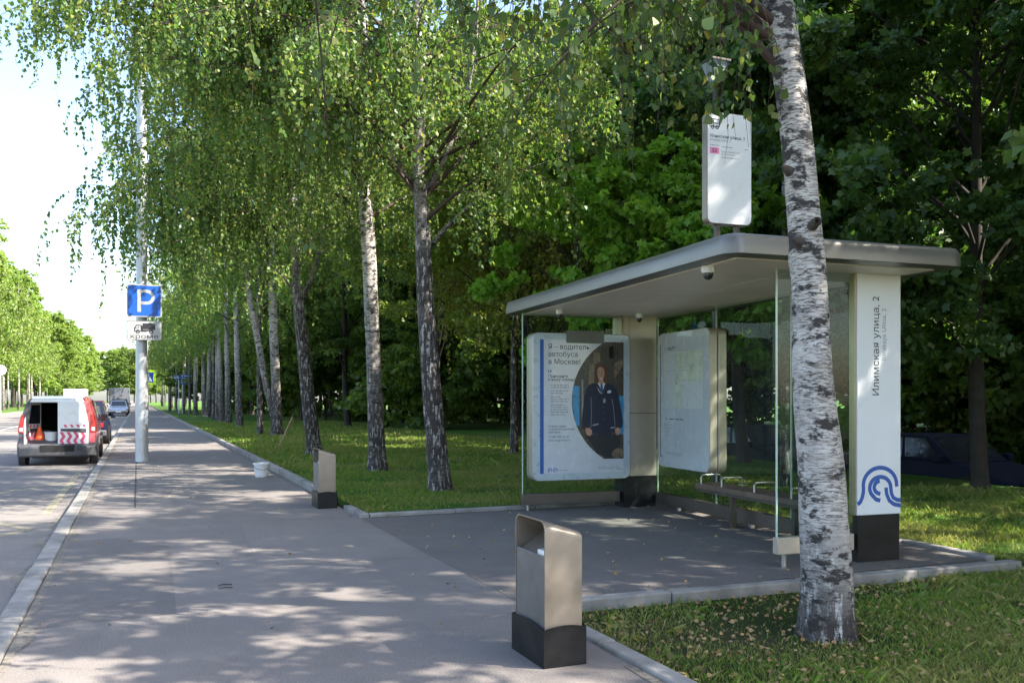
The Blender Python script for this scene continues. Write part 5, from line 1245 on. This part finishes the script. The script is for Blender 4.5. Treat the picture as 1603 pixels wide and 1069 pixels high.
# crossing sign and street name signs down the road
cp = D(229, 590.5, 57); cz = cp.z
cr = empty('crossing_sign', (cp.x+.1, cp.y, 0), 0, 'pedestrian crossing sign with fluorescent yellow green border seen behind the mast', 'traffic sign')
g = MB(); g.lathe([(.04, 0), (.04, cz+.4)], (0, .05, 0), n=10); g.build('post', M['steel'], cr)
g = MB(); g.prism(rrect(-.46, .46, cz-.46, cz+.46, .05), XZ(0), 0, .02); g.build('border', M['yellowgreen'], cr)
g = MB(); g.prism(rrect(-.32, .32, cz-.32, cz+.32, .03), XZ(0), -.003, -.0005); cf = g.build('sign_face', M['roadblue'], cr)
g = MB(); g.prism([(-.26, cz-.26), (.26, cz-.26), (0, cz+.27)], XZ(0), -.006, -.004); g.build('triangle', M['signwhite'], cf)
g = MB(); g.tube([(0, -.01, cz+.08), (0, -.01, cz-.05), (-.08, -.01, cz-.2)], .022, 6); g.tube([(0, -.01, cz-.05), (.08, -.01, cz-.2)], .022, 6); g.tube([(-.08, -.01, cz-.02), (.08, -.01, cz+.03)], .018, 6); g.lathe([(.03, -.02), (.03, -.005)], (0, 0, cz+.12), 'y', 10); g.build('walking_figure', M['ink'], cf)
bp = D(290, 595, 92)
bs = empty('street_name_sign', (bp.x, bp.y, 0), 0, 'dark blue street direction board on two thin posts by the far birches', 'street sign')
for x in (-.62, -.28):
    g = MB(); g.lathe([(.05, -.2), (.045, bp.z+.4)], (x, .05, 0), n=8); g.build('post', M['steel'], bs)
g = MB(); g.box(-.45, .9, -.02, .02, bp.z-.45, bp.z+.6); bb = g.build('board', M['blue'], bs, bevel=.005)
bars([(0, 100, z) for z in (10, 28, 46, 64)], 'small_print', M['signwhite'], bb, lambda u: -.38+u*.0115, lambda v: bp.z+.55-v*.013, -.024, 5, 12)
g = MB(); g.prism([(-1.15, bp.z+.1), (-.5, bp.z+.05), (-.5, bp.z+.42), (-1.15, bp.z+.5)], XZ(-.15), 0, .02); s2 = g.build('arrow_plate', M['blue'], bs)
bars([(0, 50, z) for z in (8, 20)], 'small_print', M['signwhite'], s2, lambda u: -1.08+u*.0105, lambda v: bp.z+.42-v*.012, -.154, 6, 13)
rp = D(1, 579, 96)
rs2 = empty('round_road_sign', (rp.x, rp.y, 0), 0, 'round pale sign on a thin post at the far left across the road', 'traffic sign')
g = MB(); g.lathe([(.05, -.1), (.05, rp.z+.3)], (0, .05, 0), n=8); g.build('post', M['steel'], rs2)
g = MB(); g.lathe([(.55, -.02), (.55, .02)], (0, 0, rp.z), 'y', 20); g.build('disc', M['signwhite'], rs2)

# pale apartment block far behind the shelter
bl = empty('apartment_block', (46, 4, 0), 0, 'pale rendered apartment block glimpsed through leaves at the right', 'building')
g = MB(); g.box(0, 11, -26, 30, -.9, 15.5); wl = g.build('wall', M['wall'], bl)
g = MB(); g.box(-.4, 11.4, -26.4, 30.4, 15.5, 15.9); g.build('roof', M['roofskin'], bl)
for st_ in range(5):
    for j in range(14):
        y = -24+j*3.95; g = MB(); g.box(-.06, -.01, y, y+1.7, 1.2+st_*3, 2.8+st_*3); wf = g.build('window', M['signwhite'], bl)
        g = MB(); g.box(-.075, -.062, y+.08, y+1.62, 1.28+st_*3, 2.72+st_*3); g.build('pane', M['windowdark'], wf)

# ---------------------------------------------------------------- haze
HAZE = 0
if HAZE:
    hz = MB(); hz.box(-260, 160, -60, 620, -1.4, 60)
    m, t, p = newmat('haze_air'); t.nodes.remove(p)
    pv = N(t, 'ShaderNodeVolumePrincipled'); pv.inputs['Density'].default_value = HAZE; pv.inputs['Color'].default_value = (.92, .95, 1, 1)
    t.links.new(pv.outputs[0], t.nodes['Material Output'].inputs['Volume'])
    ho = hz.build('haze', m); ho['kind'] = 'stuff'; ho['label'] = 'thin summer haze over the road'; ho['category'] = 'haze'
